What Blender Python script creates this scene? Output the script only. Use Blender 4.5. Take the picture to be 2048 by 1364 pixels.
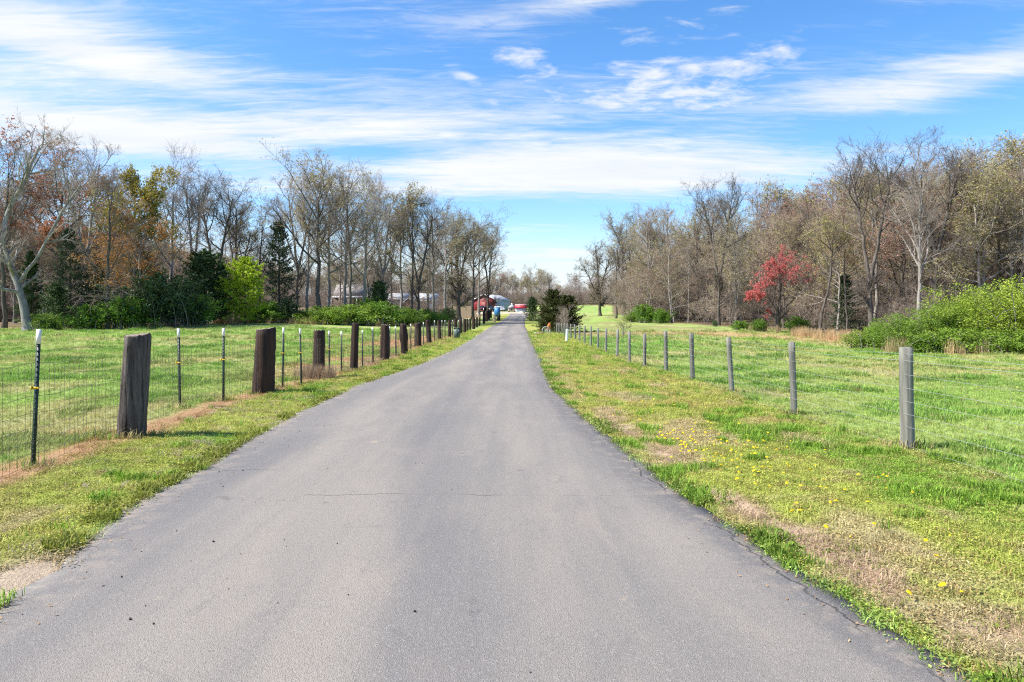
import bpy, math, random
import numpy as np
from mathutils import Vector

for o in list(bpy.data.objects):
    bpy.data.objects.remove(o)
scene = bpy.context.scene
C = scene.collection
R = math.radians
FPX, CX, HY, EYE = 1365.33, 1024.0, 638.0, 1.62     # focal length, optical axis, horizon row (photo pixels), eye height (m)

# ------------------------------------------------------------------ camera
cam_d = bpy.data.cameras.new('camera')
cam = bpy.data.objects.new('camera', cam_d)
C.objects.link(cam)
cam.location = (0, 0, EYE)
cam.rotation_euler = (R(90), 0, 0)
cam_d.lens = 24.0
cam_d.sensor_width = 36.0
cam_d.shift_y = -(682 - HY) / 2048.0
cam_d.clip_start = 0.05
cam_d.clip_end = 6000
scene.camera = cam

# ------------------------------------------------------------------ light and sky
SUN_AZ, SUN_EL = R(-102), R(48)          # azimuth clockwise from the view direction, elevation
SKY_STRENGTH = 0.12
SUN_STRENGTH = 4.0
scene.view_settings.view_transform = 'Standard'
scene.view_settings.look = 'None'
scene.view_settings.gamma = 1.0
scene.view_settings.use_curve_mapping = False
scene.view_settings.exposure = 1.3

sd = Vector((math.sin(SUN_AZ) * math.cos(SUN_EL), math.cos(SUN_AZ) * math.cos(SUN_EL), math.sin(SUN_EL)))
sun_d = bpy.data.lights.new('sun', 'SUN')
sun_d.energy = SUN_STRENGTH
sun_d.angle = R(1.2)
sun_d.color = (1.0, 0.93, 0.83)
sun = bpy.data.objects.new('sun', sun_d)
sun.rotation_euler = (-sd).to_track_quat('-Z', 'Y').to_euler()
sun.location = (-30, -10, 60)
C.objects.link(sun)

scene.cycles.use_denoising = False
scene.cycles.filter_width = 1.15
scene.cycles.max_bounces = 6
scene.cycles.diffuse_bounces = 4
scene.cycles.glossy_bounces = 2
scene.cycles.transmission_bounces = 3
scene.cycles.transparent_max_bounces = 6
scene.cycles.caustics_reflective = False
scene.cycles.caustics_refractive = False


class NT:
    """small node-tree helper"""
    def __init__(s, tree):
        s.t = tree
        s.t.nodes.clear()

    def n(s, typ, **kw):
        nd = s.t.nodes.new(typ)
        for k, v in kw.items():
            setattr(nd, k, v)
        return nd

    def put(s, sock, v):
        if isinstance(v, bpy.types.NodeSocket):
            s.t.links.new(v, sock)
        else:
            if hasattr(sock, 'default_value'):
                if isinstance(v, (tuple, list)) and len(v) == 3 and sock.type == 'RGBA':
                    v = (*v, 1)
                sock.default_value = v

    def math(s, op, a, b=0.0, c=0.0, clamp=False):
        nd = s.n('ShaderNodeMath', operation=op, use_clamp=clamp)
        s.put(nd.inputs[0], a); s.put(nd.inputs[1], b); s.put(nd.inputs[2], c)
        return nd.outputs[0]

    def noise(s, vec, scale, detail=4, rough=0.55, dist=0.0):
        nd = s.n('ShaderNodeTexNoise')
        if vec is not None:
            s.put(nd.inputs['Vector'], vec)
        s.put(nd.inputs['Scale'], scale); s.put(nd.inputs['Detail'], detail)
        s.put(nd.inputs['Roughness'], rough); s.put(nd.inputs['Distortion'], dist)
        return nd.outputs[0]

    def mix(s, f, a, b, mode='MIX'):
        nd = s.n('ShaderNodeMix', data_type='RGBA', blend_type=mode)
        s.put(nd.inputs[0], f); s.put(nd.inputs[6], a); s.put(nd.inputs[7], b)
        return nd.outputs[2]

    def step(s, v, lo, hi, a=0.0, b=1.0, smooth=True):
        nd = s.n('ShaderNodeMapRange', clamp=True, interpolation_type='SMOOTHSTEP' if smooth else 'LINEAR')
        s.put(nd.inputs[0], v); s.put(nd.inputs[1], lo); s.put(nd.inputs[2], hi)
        s.put(nd.inputs[3], a); s.put(nd.inputs[4], b)
        return nd.outputs[0]

    def mapping(s, vec, scale=(1, 1, 1), loc=(0, 0, 0)):
        nd = s.n('ShaderNodeMapping')
        s.put(nd.inputs[0], vec)
        nd.inputs['Scale'].default_value = scale
        nd.inputs['Location'].default_value = loc
        return nd.outputs[0]


world = bpy.data.worlds.new('World')
scene.world = world
world.use_nodes = True
w = NT(world.node_tree)
sky = w.n('ShaderNodeTexSky', sky_type='NISHITA', sun_disc=False)
sky.sun_elevation = SUN_EL
sky.sun_rotation = SUN_AZ % (2 * math.pi)
sky.air_density = 1.0
sky.dust_density = 0.6
sky.ozone_density = 2.5
tc = w.n('ShaderNodeTexCoord')
sep = w.n('ShaderNodeSeparateXYZ')
w.put(sep.inputs[0], tc.outputs['Generated'])
dx, dy, dz = sep.outputs
az = w.math('ARCTAN2', dx, dy)
el = w.math('ARCSINE', dz)
zc = w.math('MAXIMUM', dz, 0.03)
zc2 = w.math('ADD', zc, 0.08)
comb = w.n('ShaderNodeCombineXYZ')
w.put(comb.inputs[0], w.math('DIVIDE', dx, zc2)); w.put(comb.inputs[1], w.math('DIVIDE', dy, zc2))
plane = comb.outputs[0]
# the high cloud layer: streaky cirrus (stretched noise) and small rippled puffs (finer noise)
n_big = w.noise(w.mapping(plane, (0.55, 1.0, 1), (3.1, 1.7, 0)), 0.75, 7, 0.56, 0.7)
n_str = w.noise(w.mapping(plane, (0.9, 3.2, 1), (0.3, 5.2, 0)), 1.1, 7, 0.62, 0.5)
n_puf = w.noise(w.mapping(plane, (1.5, 2.4, 1), (7.3, 0.2, 0)), 2.6, 7, 0.6, 0.5)
warp = w.math('MULTIPLY', w.math('SUBTRACT', n_big, 0.5), 0.16)


def blob(px, py, rx, ry, amp, tilt=0.0):
    a0 = math.atan((px - CX) / FPX)
    e0 = math.atan((HY - py) / FPX * math.cos(a0))
    ra, re = rx / FPX, ry / FPX
    a = w.math('SUBTRACT', az, a0)
    e = w.math('SUBTRACT', w.math('SUBTRACT', w.math('ADD', el, w.math('MULTIPLY', warp, 0.35)), e0), w.math('MULTIPLY', a, tilt))
    d = w.math('ADD', w.math('POWER', w.math('ABSOLUTE', w.math('DIVIDE', a, ra)), 2.0),
               w.math('POWER', w.math('ABSOLUTE', w.math('DIVIDE', e, re)), 2.0))
    return w.math('MULTIPLY', w.math('EXPONENT', w.math('MULTIPLY', d, -1.0)), amp)


cirrus = [(20, 45, 250, 80, 0.46, -0.05), (230, 115, 260, 45, 0.26, -0.15), (130, 238, 240, 30, 0.42, -0.08),
          (620, 258, 480, 34, 0.50, 0.05), (820, 215, 380, 50, 0.28, 0.0), (1160, 348, 520, 56, 0.95, -0.02),
          (330, 295, 230, 24, 0.40, 0.0), (300, 170, 330, 20, -0.22, -0.1), (260, 360, 300, 20, -0.15, 0), (520, 372, 300, 26, 0.40, 0.0), (1920, 150, 300, 46, 0.42, 0.15), (1650, 205, 330, 32, 0.28, 0.06),
          (1150, 14, 260, 24, 0.55, 0.08), (1080, 450, 170, 12, 0.22, 0), (1060, 512, 330, 26, 0.5, 0), (480, 470, 330, 14, 0.3, 0),
          (1060, 425, 300, 22, -0.5, 0), (720, 318, 150, 20, -0.45, 0.03), (620, 120, 200, 70, -0.14, 0), (1480, 45, 300, 22, -0.22, 0.1), (1720, 120, 300, 36, 0.20, 0.1), (760, 165, 260, 24, 0.16, 0),
          (1950, 60, 200, 40, -0.3, 0), (1750, 265, 260, 26, -0.35, 0), (1150, 268, 330, 12, -0.2, 0)]
puffs = [(1390, 118, 200, 62, 0.36, -0.05), (1050, 125, 75, 44, 0.46, -0.2), (925, 145, 75, 26, 0.44, -0.6), (860, 176, 50, 12, 0.38, 0), (1120, 190, 160, 30, 0.20, 0), (1330, 195, 160, 30, 0.16, 0),
         (1500, 200, 250, 34, 0.22, 0.0), (1200, 215, 260, 44, 0.18, 0), (1450, 20, 90, 16, 0.34, 0), (1520, 105, 130, 40, 0.20, 0.1), (1240, 70, 60, 12, 0.3, 0)]
cb = w.math('SUBTRACT', w.math('ADD', w.math('MULTIPLY', n_big, 0.55), w.math('MULTIPLY', n_str, 0.74)), 0.585)
for b in cirrus:
    cb = w.math('ADD', cb, blob(*b))
pb = w.math('SUBTRACT', w.math('MULTIPLY', n_puf, 1.25), 0.92)
for b in puffs:
    pb = w.math('ADD', pb, blob(*b))
n_fin = w.noise(w.mapping(plane, (1.1, 4.6, 1), (2.3, 1.2, 0)), 3.4, 8, 0.66, 0.9)
cb = w.math('ADD', cb, w.math('MULTIPLY', w.math('SUBTRACT', n_fin, 0.5), 0.9))
n_fi2 = w.noise(w.mapping(plane, (1.0, 1.5, 1), (5.3, 8.2, 0)), 6.5, 6, 0.62, 0.6)
pb = w.math('ADD', pb, w.math('MULTIPLY', w.math('SUBTRACT', n_fi2, 0.5), 0.95))
m1 = w.step(cb, 0.02, 0.86)
m2 = w.step(pb, -0.02, 0.44)
lowhaze = w.step(el, 0.03, 0.15, 0.88, 0.0)
cm = w.math('MAXIMUM', w.math('MAXIMUM', m1, w.math('MULTIPLY', m2, 0.9)), lowhaze)
hsv = w.n('ShaderNodeHueSaturation')
hsv.inputs['Saturation'].default_value = 1.27
hsv.inputs['Value'].default_value = 0.86
hsv.inputs['Hue'].default_value = 0.5
w.put(hsv.inputs['Color'], sky.outputs[0])
cl_col = w.mix(w.step(n_str, 0.35, 0.7), (3.05, 3.2, 3.4, 1), (3.5, 3.52, 3.55, 1))
skyb = w.mix(1.0, hsv.outputs[0], (0.95, 0.955, 1.0, 1), 'MULTIPLY')
skyc = w.mix(w.math('MULTIPLY', cm, 0.97), skyb, cl_col)
bg = w.n('ShaderNodeBackground')
w.put(bg.inputs[0], skyc)
bg.inputs[1].default_value = SKY_STRENGTH
wo = w.n('ShaderNodeOutputWorld')
w.put(wo.inputs[0], bg.outputs[0])

# ------------------------------------------------------------------ numeric helpers
rng = np.random.default_rng(7)


def _hash(ix, iy, seed):
    h = (ix.astype(np.int64) * 374761393 + iy.astype(np.int64) * 668265263 + seed * 1442695041) & 0xFFFFFFFF
    h = ((h ^ (h >> 13)) * 1274126177) & 0xFFFFFFFF
    return ((h ^ (h >> 16)) & 0xFFFF) / 65535.0


def vnoise(x, y, s, seed=0, octv=3):
    x = np.asarray(x, float) / s; y = np.asarray(y, float) / s
    tot = 0; amp = 1; nrm = 0
    for k in range(octv):
        ix, iy = np.floor(x), np.floor(y)
        fx, fy = x - ix, y - iy
        fx = fx * fx * (3 - 2 * fx); fy = fy * fy * (3 - 2 * fy)
        a = _hash(ix, iy, seed + k); b = _hash(ix + 1, iy, seed + k)
        c = _hash(ix, iy + 1, seed + k); d = _hash(ix + 1, iy + 1, seed + k)
        tot = tot + amp * ((a * (1 - fx) + b * fx) * (1 - fy) + (c * (1 - fx) + d * fx) * fy)
        nrm += amp; amp *= 0.5; x = x * 2.03 + 11.3; y = y * 2.03 + 5.7
    return tot / nrm


def sstep(v, lo, hi):
    t = np.clip((np.asarray(v, float) - lo) / (hi - lo), 0, 1)
    return t * t * (3 - 2 * t)


# road edges (distance, x) read from the photograph on the ground plane
LE = np.array([(-8, -2.8), (1, -2.85), (3.0, -2.86), (3.9, -2.92), (4.35, -2.92), (4.7, -3.07), (5.7, -3.26), (6.4, -3.33), (7.2, -3.33), (8.4, -3.46), (9.3, -3.53),
               (11.6, -3.68), (14, -3.72), (17, -3.72), (20, -3.52), (24, -3.3), (34, -3.1), (57, -3.1), (75, -3.05), (93, -2.86), (120, -2.1), (150, -1.0), (172, -0.6)])
RE = np.array([(-8, 2.25), (1, 2.15), (3.05, 2.06), (3.64, 1.96), (4.23, 1.86), (4.87, 1.77), (5.7, 1.68), (6.5, 1.57), (8.44, 1.39), (10.5, 1.25), (13.8, 1.06),
               (16.4, 0.97), (21.7, 1.05), (29.9, 1.24), (36.8, 1.30), (47, 1.38), (65, 1.6), (93, 1.78), (115, 2.1), (125, 2.4), (150, 3.3), (172, 4.2)])


def left_edge(y): return np.interp(y, LE[:, 0], LE[:, 1])
def right_edge(y): return np.interp(y, RE[:, 0], RE[:, 1])


_zy = np.arange(-20, 420, 1.0)
_zz = np.interp(_zy, [-20, 40, 55, 68, 89, 117, 150, 175, 195, 228, 270, 330, 420], [0, 0, .10, .27, .50, 1.02, 2.1, 3.05, 4.15, 5.3, 9.5, 14.0, 17.0])
_k = np.exp(-0.5 * (np.arange(-15, 16) / 6.0) ** 2); _k /= _k.sum()
_zz = np.convolve(np.pad(_zz, 15, mode='edge'), _k, mode='valid')


def z0(y): return np.interp(y, _zy, _zz)


# terrain control points off the road: (photo column, photo row of the ground there, distance)
CP = [(0, 656, 72), (180, 656, 72), (350, 652, 76), (-500, 656, 70), (520, 645, 88), (700, 649, 94), (600, 655, 70), (300, 700, 36), (0, 705, 34), (880, 641, 125), (780, 645, 108),
      (1900, 712, 33), (2048, 716, 31), (1700, 692, 44), (2300, 712, 33), (1560, 665, 70), (1750, 672, 66), (2000, 675, 64), (1440, 653, 80), (1300, 646, 96), (1200, 630, 130), (1165, 613, 215),
      (1300, 625, 160), (940, 622, 190), (1010, 619, 195), (1060, 618, 195), (700, 628, 160), (500, 630, 150), (100, 640, 150), (1800, 640, 150), (840, 624, 175)]
pts = []
for px, py, D in CP:
    pts.append(((px - CX) / FPX * D, D, EYE - (py - HY) / FPX * D))
for y in list(range(-10, 60, 10)) + list(range(70, 180, 20)):
    for x in (-8, 0, 7):
        pts.append((x, y, float(z0(y))))
for x in (-26, -14, 14, 24):
    for y in (-10, 5, 18):
        pts.append((x, y, 0.0))
pts = np.array(pts)
CPx, CPy = pts[:, 0], pts[:, 1]
DZ = pts[:, 2] - z0(CPy)


def _phi(r2): return 0.5 * r2 * np.log(r2 + 1e-9)


n_ = len(pts); S_ = 40.0
A_ = np.zeros((n_ + 3, n_ + 3))
r2_ = ((CPx[:, None] - CPx) ** 2 + (CPy[:, None] - CPy) ** 2) / S_ ** 2
A_[:n_, :n_] = _phi(r2_) + np.eye(n_) * 0.02
A_[:n_, n_] = A_[n_, :n_] = 1; A_[:n_, n_ + 1] = A_[n_ + 1, :n_] = CPx / S_; A_[:n_, n_ + 2] = A_[n_ + 2, :n_] = CPy / S_
W_ = np.linalg.solve(A_, np.concatenate([DZ, np.zeros(3)]))


def H0(x, y):
    x = np.asarray(x, float); y = np.asarray(y, float)
    shp = np.broadcast(x, y).shape
    xf = np.clip(np.broadcast_to(x, shp).ravel(), -95, 75); yf = np.broadcast_to(y, shp).ravel(); yc = np.clip(yf, -12, 225)
    out = np.zeros(xf.shape)
    for i in range(0, len(xf), 20000):
        a, b = xf[i:i + 20000], yc[i:i + 20000]
        r2 = ((a[:, None] - CPx) ** 2 + (b[:, None] - CPy) ** 2) / S_ ** 2
        out[i:i + 20000] = _phi(r2) @ W_[:n_] + W_[n_] + W_[n_ + 1] * a / S_ + W_[n_ + 2] * b / S_
    c = 0.5 * (left_edge(yf) + right_edge(yf))
    off = sstep(np.abs(xf - c), 3.0, 7.0)
    return (z0(yf) + np.clip(out, -1.2, 3.0) * off).reshape(shp)


def road_dist(x, y):
    """signed distance (lateral) outside the carriageway, negative on it"""
    return np.where(y > 173, 5.0, np.maximum(left_edge(y) - x, x - right_edge(y)))


def bumps(x, y):
    d = road_dist(x, y)
    far = np.clip(1 - (y - 25) / 40, 0.15, 1)
    return (sstep(d, 0.05, 0.9) * ((vnoise(x, y, 0.55, 3, 3) - 0.45) * 0.07 + (vnoise(x, y, 2.6, 9, 2) - 0.5) * 0.10) * far
            + sstep(d, 1.5, 6.0) * (vnoise(x, y, 9.0, 21, 2) - 0.5) * 0.22 * far)


def HT(x, y): return H0(x, y) + bumps(np.asarray(x, float), np.asarray(y, float)) - 0.0


def ground(x, y): return float(HT(np.array([x]), np.array([y]))[0])


def X(px, D): return (px - CX) / FPX * D
def ZZ(py, D): return EYE + (HY - py) / FPX * D


# wood edges: distance of the front of the trees for a photo column
RW = np.array([(1225, 150), (1245, 128), (1290, 104), (1340, 92), (1440, 82), (1560, 73), (1640, 66), (1720, 56), (1800, 44), (1900, 40), (2048, 38), (2600, 33)], float)
LW = np.array([(-900, 70), (0, 71), (350, 75), (430, 84), (520, 90), (620, 93), (700, 95), (800, 108), (900, 126), (960, 150), (985, 178)], float)


def wood_mask(x, y):
    y = np.asarray(y, float); x = np.asarray(x, float)
    px = CX + FPX * x / np.maximum(y, 1)
    jit = (vnoise(x, y, 6, 44, 2) - 0.5) * 6
    r = sstep(y + jit - np.interp(px, RW[:, 0], RW[:, 1]), -1.0, 2.0) * (px > 1225) * (y > 20)
    l = sstep(y + jit - np.interp(px, LW[:, 0], LW[:, 1]), -1.0, 2.5) * (px < 985) * (y > 40)
    f = sstep(y + jit, 226, 232)
    return np.clip(np.maximum(np.maximum(r, l), f), 0, 1)


def lerp(a, b, t):
    return a + (np.asarray(b) - a) * t[..., None]


def fence_x(y): return np.interp(y, [0, 7, 9, 14, 21, 31, 40, 50, 63, 76, 110, 140], [-5.0, -5.05, -5.1, -5.25, -4.95, -4.9, -5.4, -5.4, -4.8, -4.35, -4.5, -3.6])
def rfence_x(y): return np.interp(y, [0, 8.3, 11, 15, 19, 23, 33, 50, 60, 70], [4.9, 4.8, 4.65, 4.7, 4.9, 4.45, 4.55, 4.8, 4.65, 4.1])


def ground_colour(x, y, blades=False):
    """base colour of the turf, soil and litter at a place"""
    x = np.asarray(x, float); y = np.asarray(y, float)
    d = road_dist(x, y)
    c = np.zeros(x.shape + (3,)) + np.array((0.235, 0.335, 0.085))
    n1 = vnoise(x, y, 7.0, 50, 4); n2 = vnoise(x, y, 1.3, 61, 3); n3 = vnoise(x, y, 0.35, 71, 3); n4 = vnoise(x, y * 0.45, 2.4, 77, 3)
    c = lerp(c, (0.270, 0.335, 0.105), sstep(n1, 0.42, 0.62))
    c = lerp(c, (0.120, 0.225, 0.040), sstep(n2, 0.56, 0.76) * 0.75)
    c = lerp(c, (0.370, 0.335, 0.165), sstep(n4, 0.54, 0.72) * 0.75)
    # mown verges: yellower and tawny
    vl = (x < 0) * sstep(x - fence_x(y), -0.15, 0.35) * (d > 0)
    vr = (x > 0) * sstep(rfence_x(y) - x, -0.5, 0.5) * (d > 0)
    v = np.clip(vl + vr, 0, 1) * (y < 175)
    vc = np.zeros_like(c) + np.array((0.285, 0.318, 0.066))
    vc = lerp(vc, (0.360, 0.300, 0.105), sstep(n1 * 0.5 + n2 * 0.5, 0.48, 0.66) * 0.8)
    vc = lerp(vc, (0.185, 0.285, 0.042), sstep(n2, 0.55, 0.72))
    vc = lerp(vc, (0.340, 0.270, 0.165), sstep(n3, 0.60, 0.8) * 0.6)
    c = lerp(c, vc, v)
    # dead thatch by the right edge
    rd = x - right_edge(y)
    t = (x > 0) * sstep(rd, 0.05, 0.25) * (1 - sstep(rd, 0.45, 0.95)) * sstep(vnoise(x, y * 0.6, 0.6, 91, 4), 0.40, 0.52) * (1 - sstep(y, 9, 16) * 0.7) * (y < 70)
    t = np.maximum(t, (x > 0) * (rd > 0.1) * (rd < 2.2) * (1 - sstep(y, 3.4, 4.6)) * sstep(n2 * .6 + n3 * .4, 0.42, 0.58) * 0.85)
    t = np.maximum(t, vr * sstep(vnoise(x, y * 0.5, 1.2, 101, 4), 0.62, 0.74) * 0.6)
    c = lerp(c, (0.40, 0.295, 0.205), np.clip(t, 0, 1))
    # red clay along the left fence
    fd = np.abs(x - fence_x(y) + 0.12 - 0.25 * (n2 - 0.5))
    s = (1 - sstep(fd, 0.12, 0.55)) * sstep(vnoise(x, y, 1.5, 111, 3), 0.22, 0.42) * (y < 62)
    s = np.maximum(s, np.exp(-(((x + 5.85) / 0.62) ** 2 + ((y - 9.6) / 0.42) ** 2) * 1.2) * 1.5 * sstep(n3, 0.2, 0.5))
    s = np.maximum(s, np.exp(-(((x + 6.6) / 1.4) ** 2 + ((y - 26) / 7.0) ** 2)) * 1.1 * sstep(n2, 0.30, 0.5))
    c = lerp(c, (0.36, 0.205, 0.115), np.clip(s, 0, 1) * 0.9)
    # bare orange bank beside the fence further on
    b = np.exp(-(((x + 7.4) / 1.9) ** 2 + ((y - 47) / 9.5) ** 2)) * 1.4 * sstep(n2 * .5 + n1 * .5, 0.3, 0.5)
    c = lerp(c, (0.42, 0.25, 0.14), np.clip(b, 0, 1))
    # dry rough band across the right paddock and in front of the left wood
    pxx = CX + FPX * x / np.maximum(y, 1)
    rb = (x > 5.5) * np.exp(-((y - np.interp(pxx, [1100, 1500, 1700, 2100], [65, 64, 50, 36])) / np.interp(pxx, [1100, 1700, 2100], [6, 5, 2.5])) ** 2) * (0.25 + sstep(n1 * .4 + n2 * .6, 0.30, 0.5))
    lf = np.interp(pxx, LW[:, 0], LW[:, 1]); rf = np.interp(pxx, RW[:, 0], RW[:, 1])
    lb = (x < -6) * np.exp(-((y - lf + 1.0) / 2.0) ** 2) * sstep(n1, 0.3, 0.5)
    c = lerp(c, (0.40, 0.305, 0.175), np.clip(np.maximum(rb * 1.0, lb * 0.9), 0, 1) * (y > 25))
    rough = (x > 6) * sstep(y, 66, 74) * (1 - sstep(y, 125, 140)) * (vnoise(x, y, 3.0, 131, 3) > 0.52)
    c = lerp(c, (0.19, 0.17, 0.075), rough * 0.55)
    # leaf litter in the woods, gravel yard at the end of the road
    c = lerp(c, (0.150, 0.105, 0.068), wood_mask(x, y) * 0.92)
    yd = sstep(y, 168, 172) * (1 - sstep(y, 182, 187)) * (x > -9) * (x < 8)
    c = lerp(c, (0.42, 0.36, 0.27), yd)
    # sand washed out at the near left edge
    sand = np.exp(-(((x + 3.05) / 0.26) ** 2 + ((y - 4.15) / 0.55) ** 2)) * 1.6
    c = lerp(c, (0.40, 0.315, 0.225), np.clip(sand, 0, 1))
    return c


# ------------------------------------------------------------------ mesh helpers
def build_mesh(name, V, quads=None, tris=None, mats=(), smooth=False, midx=None, fattr=None, cattr=None):
    me = bpy.data.meshes.new(name)
    V = np.asarray(V, np.float32)
    quads = np.zeros((0, 4), np.int32) if quads is None else np.asarray(quads, np.int32).reshape(-1, 4)
    tris = np.zeros((0, 3), np.int32) if tris is None else np.asarray(tris, np.int32).reshape(-1, 3)
    me.vertices.add(len(V)); me.vertices.foreach_set('co', V.ravel())
    nl = quads.size + tris.size; npoly = len(quads) + len(tris)
    me.loops.add(nl); me.polygons.add(npoly)
    me.loops.foreach_set('vertex_index', np.concatenate([quads.ravel(), tris.ravel()]))
    ls = np.concatenate([np.arange(len(quads)) * 4, quads.size + np.arange(len(tris)) * 3]).astype(np.int32)
    me.polygons.foreach_set('loop_start', ls)
    if midx is not None:
        me.polygons.foreach_set('material_index', np.asarray(midx, np.int32))
    if smooth:
        me.polygons.foreach_set('use_smooth', np.ones(npoly, bool))
    for m in mats:
        me.materials.append(m)
    for k, v in (fattr or {}).items():
        a = me.attributes.new(k, 'FLOAT', 'POINT'); a.data.foreach_set('value', np.asarray(v, np.float32))
    for k, v in (cattr or {}).items():
        a = me.attributes.new(k, 'FLOAT_COLOR', 'POINT')
        v = np.asarray(v, np.float32); v = np.concatenate([v, np.ones((len(v), 1), np.float32)], 1)
        a.data.foreach_set('color', v.ravel())
    me.update(calc_edges=True)
    return me


class MB:
    """collects boxes, tubes, prisms into one mesh"""
    def __init__(s): s.V = []; s.Q = []; s.T = []; s.n = 0

    def add(s, V, Q=None, T=None):
        V = np.asarray(V, float).reshape(-1, 3)
        if Q is not None and len(Q): s.Q.append(np.asarray(Q).reshape(-1, 4) + s.n)
        if T is not None and len(T): s.T.append(np.asarray(T).reshape(-1, 3) + s.n)
        s.V.append(V); s.n += len(V)
        return s

    def box(s, x0, x1, y0, y1, z0_, z1):
        V = [(x, y, z) for z in (z0_, z1) for y in (y0, y1) for x in (x0, x1)]
        Q = [(0, 2, 3, 1), (4, 5, 7, 6), (0, 1, 5, 4), (2, 6, 7, 3), (0, 4, 6, 2), (1, 3, 7, 5)]
        return s.add(V, Q)

    def prism(s, poly, y0, y1, axis='y'):
        """extrude a convex or star polygon (list of (a,b)) along an axis"""
        n = len(poly); V = []
        for yy in (y0, y1):
            for a, b in poly:
                V.append((a, yy, b) if axis == 'y' else ((yy, a, b) if axis == 'x' else (a, b, yy)))
        cen = np.mean(np.array(V).reshape(2, n, 3), axis=1)
        V += [tuple(cen[0]), tuple(cen[1])]
        Q = [(i, (i + 1) % n, n + (i + 1) % n, n + i) for i in range(n)]
        T = [(2 * n, (i + 1) % n, i) for i in range(n)] + [(2 * n + 1, n + i, n + (i + 1) % n) for i in range(n)]
        return s.add(V, Q, T)

    def tube(s, P, r, sides=8, caps=True):
        P = np.asarray(P, float); r = np.broadcast_to(np.asarray(r, float), (len(P),))
        V, Q = tube_arrays(P[None], r[None], sides)
        T = []
        if caps:
            n = len(P)
            V = np.concatenate([V, P[:1], P[-1:]])
            T = [(n * sides, (i + 1) % sides, i) for i in range(sides)] + [(n * sides + 1, (n - 1) * sides + i, (n - 1) * sides + (i + 1) % sides) for i in range(sides)]
        return s.add(V, Q, T)

    def mesh(s, name, mat, smooth=False):
        return build_mesh(name, np.concatenate(s.V), np.concatenate(s.Q) if s.Q else None, np.concatenate(s.T) if s.T else None,
                          mat if isinstance(mat, (list, tuple)) else [mat], smooth)


def tube_arrays(P, Rr, sides):
    """P (m,n,3), Rr (m,n) -> vertices, quads for m tubes"""
    m, n, _ = P.shape
    t = np.gradient(P, axis=1)
    t /= np.linalg.norm(t, axis=2, keepdims=True) + 1e-9
    avg = t.mean(axis=1)
    ref = np.where((np.abs(avg[:, 2]) > 0.7)[:, None], np.array([[1.0, 0.13, 0.07]]), np.array([[0.05, 0.11, 1.0]]))[:, None, :]
    n1 = np.cross(t, ref); n1 /= np.linalg.norm(n1, axis=2, keepdims=True) + 1e-9
    n2 = np.cross(t, n1)
    a = np.arange(sides) / sides * 2 * np.pi
    V = P[:, :, None, :] + Rr[:, :, None, None] * (np.cos(a)[None, None, :, None] * n1[:, :, None, :] + np.sin(a)[None, None, :, None] * n2[:, :, None, :])
    idx = np.arange(m * n * sides).reshape(m, n, sides)
    q = np.stack([idx[:, :-1, :], np.roll(idx[:, :-1, :], -1, 2), np.roll(idx[:, 1:, :], -1, 2), idx[:, 1:, :]], -1)
    return V.reshape(-1, 3), q.reshape(-1, 4)


def tag(o, label=None, cat=None, group=None, kind=None):
    if label: o['label'] = label
    if cat: o['category'] = cat
    if group: o['group'] = group
    if kind: o['kind'] = kind
    return o


def link(name, data, parent=None, loc=None):
    o = bpy.data.objects.new(name, data)
    C.objects.link(o)
    if parent is not None: o.parent = parent
    if loc is not None: o.location = loc
    return o


def thing(name, label, cat, loc=(0, 0, 0), rz=0.0, group=None):
    e = link(name, None, None, loc)
    e.rotation_euler = (0, 0, rz)
    e.empty_display_size = 0.2
    return tag(e, label, cat, group)


# ------------------------------------------------------------------ materials
def new_mat(name):
    m = bpy.data.materials.new(name)
    m.use_nodes = True
    return m, NT(m.node_tree)


def finish(t, colour, rough=0.8, bump=None, bstr=0.3, bdist=0.02, spec=0.3, metal=0.0, transl=0.0):
    p = t.n('ShaderNodeBsdfPrincipled')
    t.put(p.inputs['Base Color'], colour)
    t.put(p.inputs['Roughness'], rough)
    p.inputs['Specular IOR Level'].default_value = spec
    p.inputs['Metallic'].default_value = metal
    if bump is not None:
        b = t.n('ShaderNodeBump')
        b.inputs['Strength'].default_value = bstr
        b.inputs['Distance'].default_value = bdist
        t.put(b.inputs['Height'], bump)
        t.put(p.inputs['Normal'], b.outputs[0])
    out = t.n('ShaderNodeOutputMaterial')
    sh = p.outputs[0]
    if transl > 0:
        tr = t.n('ShaderNodeBsdfTranslucent')
        t.put(tr.inputs[0], colour)
        mx = t.n('ShaderNodeMixShader')
        mx.inputs[0].default_value = transl
        t.put(mx.inputs[1], p.outputs[0]); t.put(mx.inputs[2], tr.outputs[0])
        sh = mx.outputs[0]
    t.put(out.inputs[0], sh)


def noisy(name, c1, c2, scale=4.0, rough=0.75, bstr=0.2, stretch=(1, 1, 1), spec=0.3, metal=0.0, wear=None, wear_lo=0.6, bdist=0.02):
    m, t = new_mat(name)
    g = t.n('ShaderNodeTexCoord')
    v = t.mapping(g.outputs['Object'], stretch)
    n = t.noise(v, scale, 5, 0.6, 0.2)
    c = t.mix(t.step(n, 0.32, 0.68), (*c1, 1), (*c2, 1))
    if wear:
        n2 = t.noise(t.mapping(g.outputs['Object'], stretch, (3, 7, 1)), scale * 0.45, 6, 0.7, 0.6)
        c = t.mix(t.step(n2, wear_lo, wear_lo + 0.12), c, (*wear, 1))
    oi = t.n('ShaderNodeObjectInfo')
    c = t.mix(1.0, c, t.mix(oi.outputs['Random'], (0.82, 0.82, 0.82, 1), (1.12, 1.12, 1.12, 1)), 'MULTIPLY')
    finish(t, c, rough, n if bstr else None, bstr, bdist, spec, metal)
    return m


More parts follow.
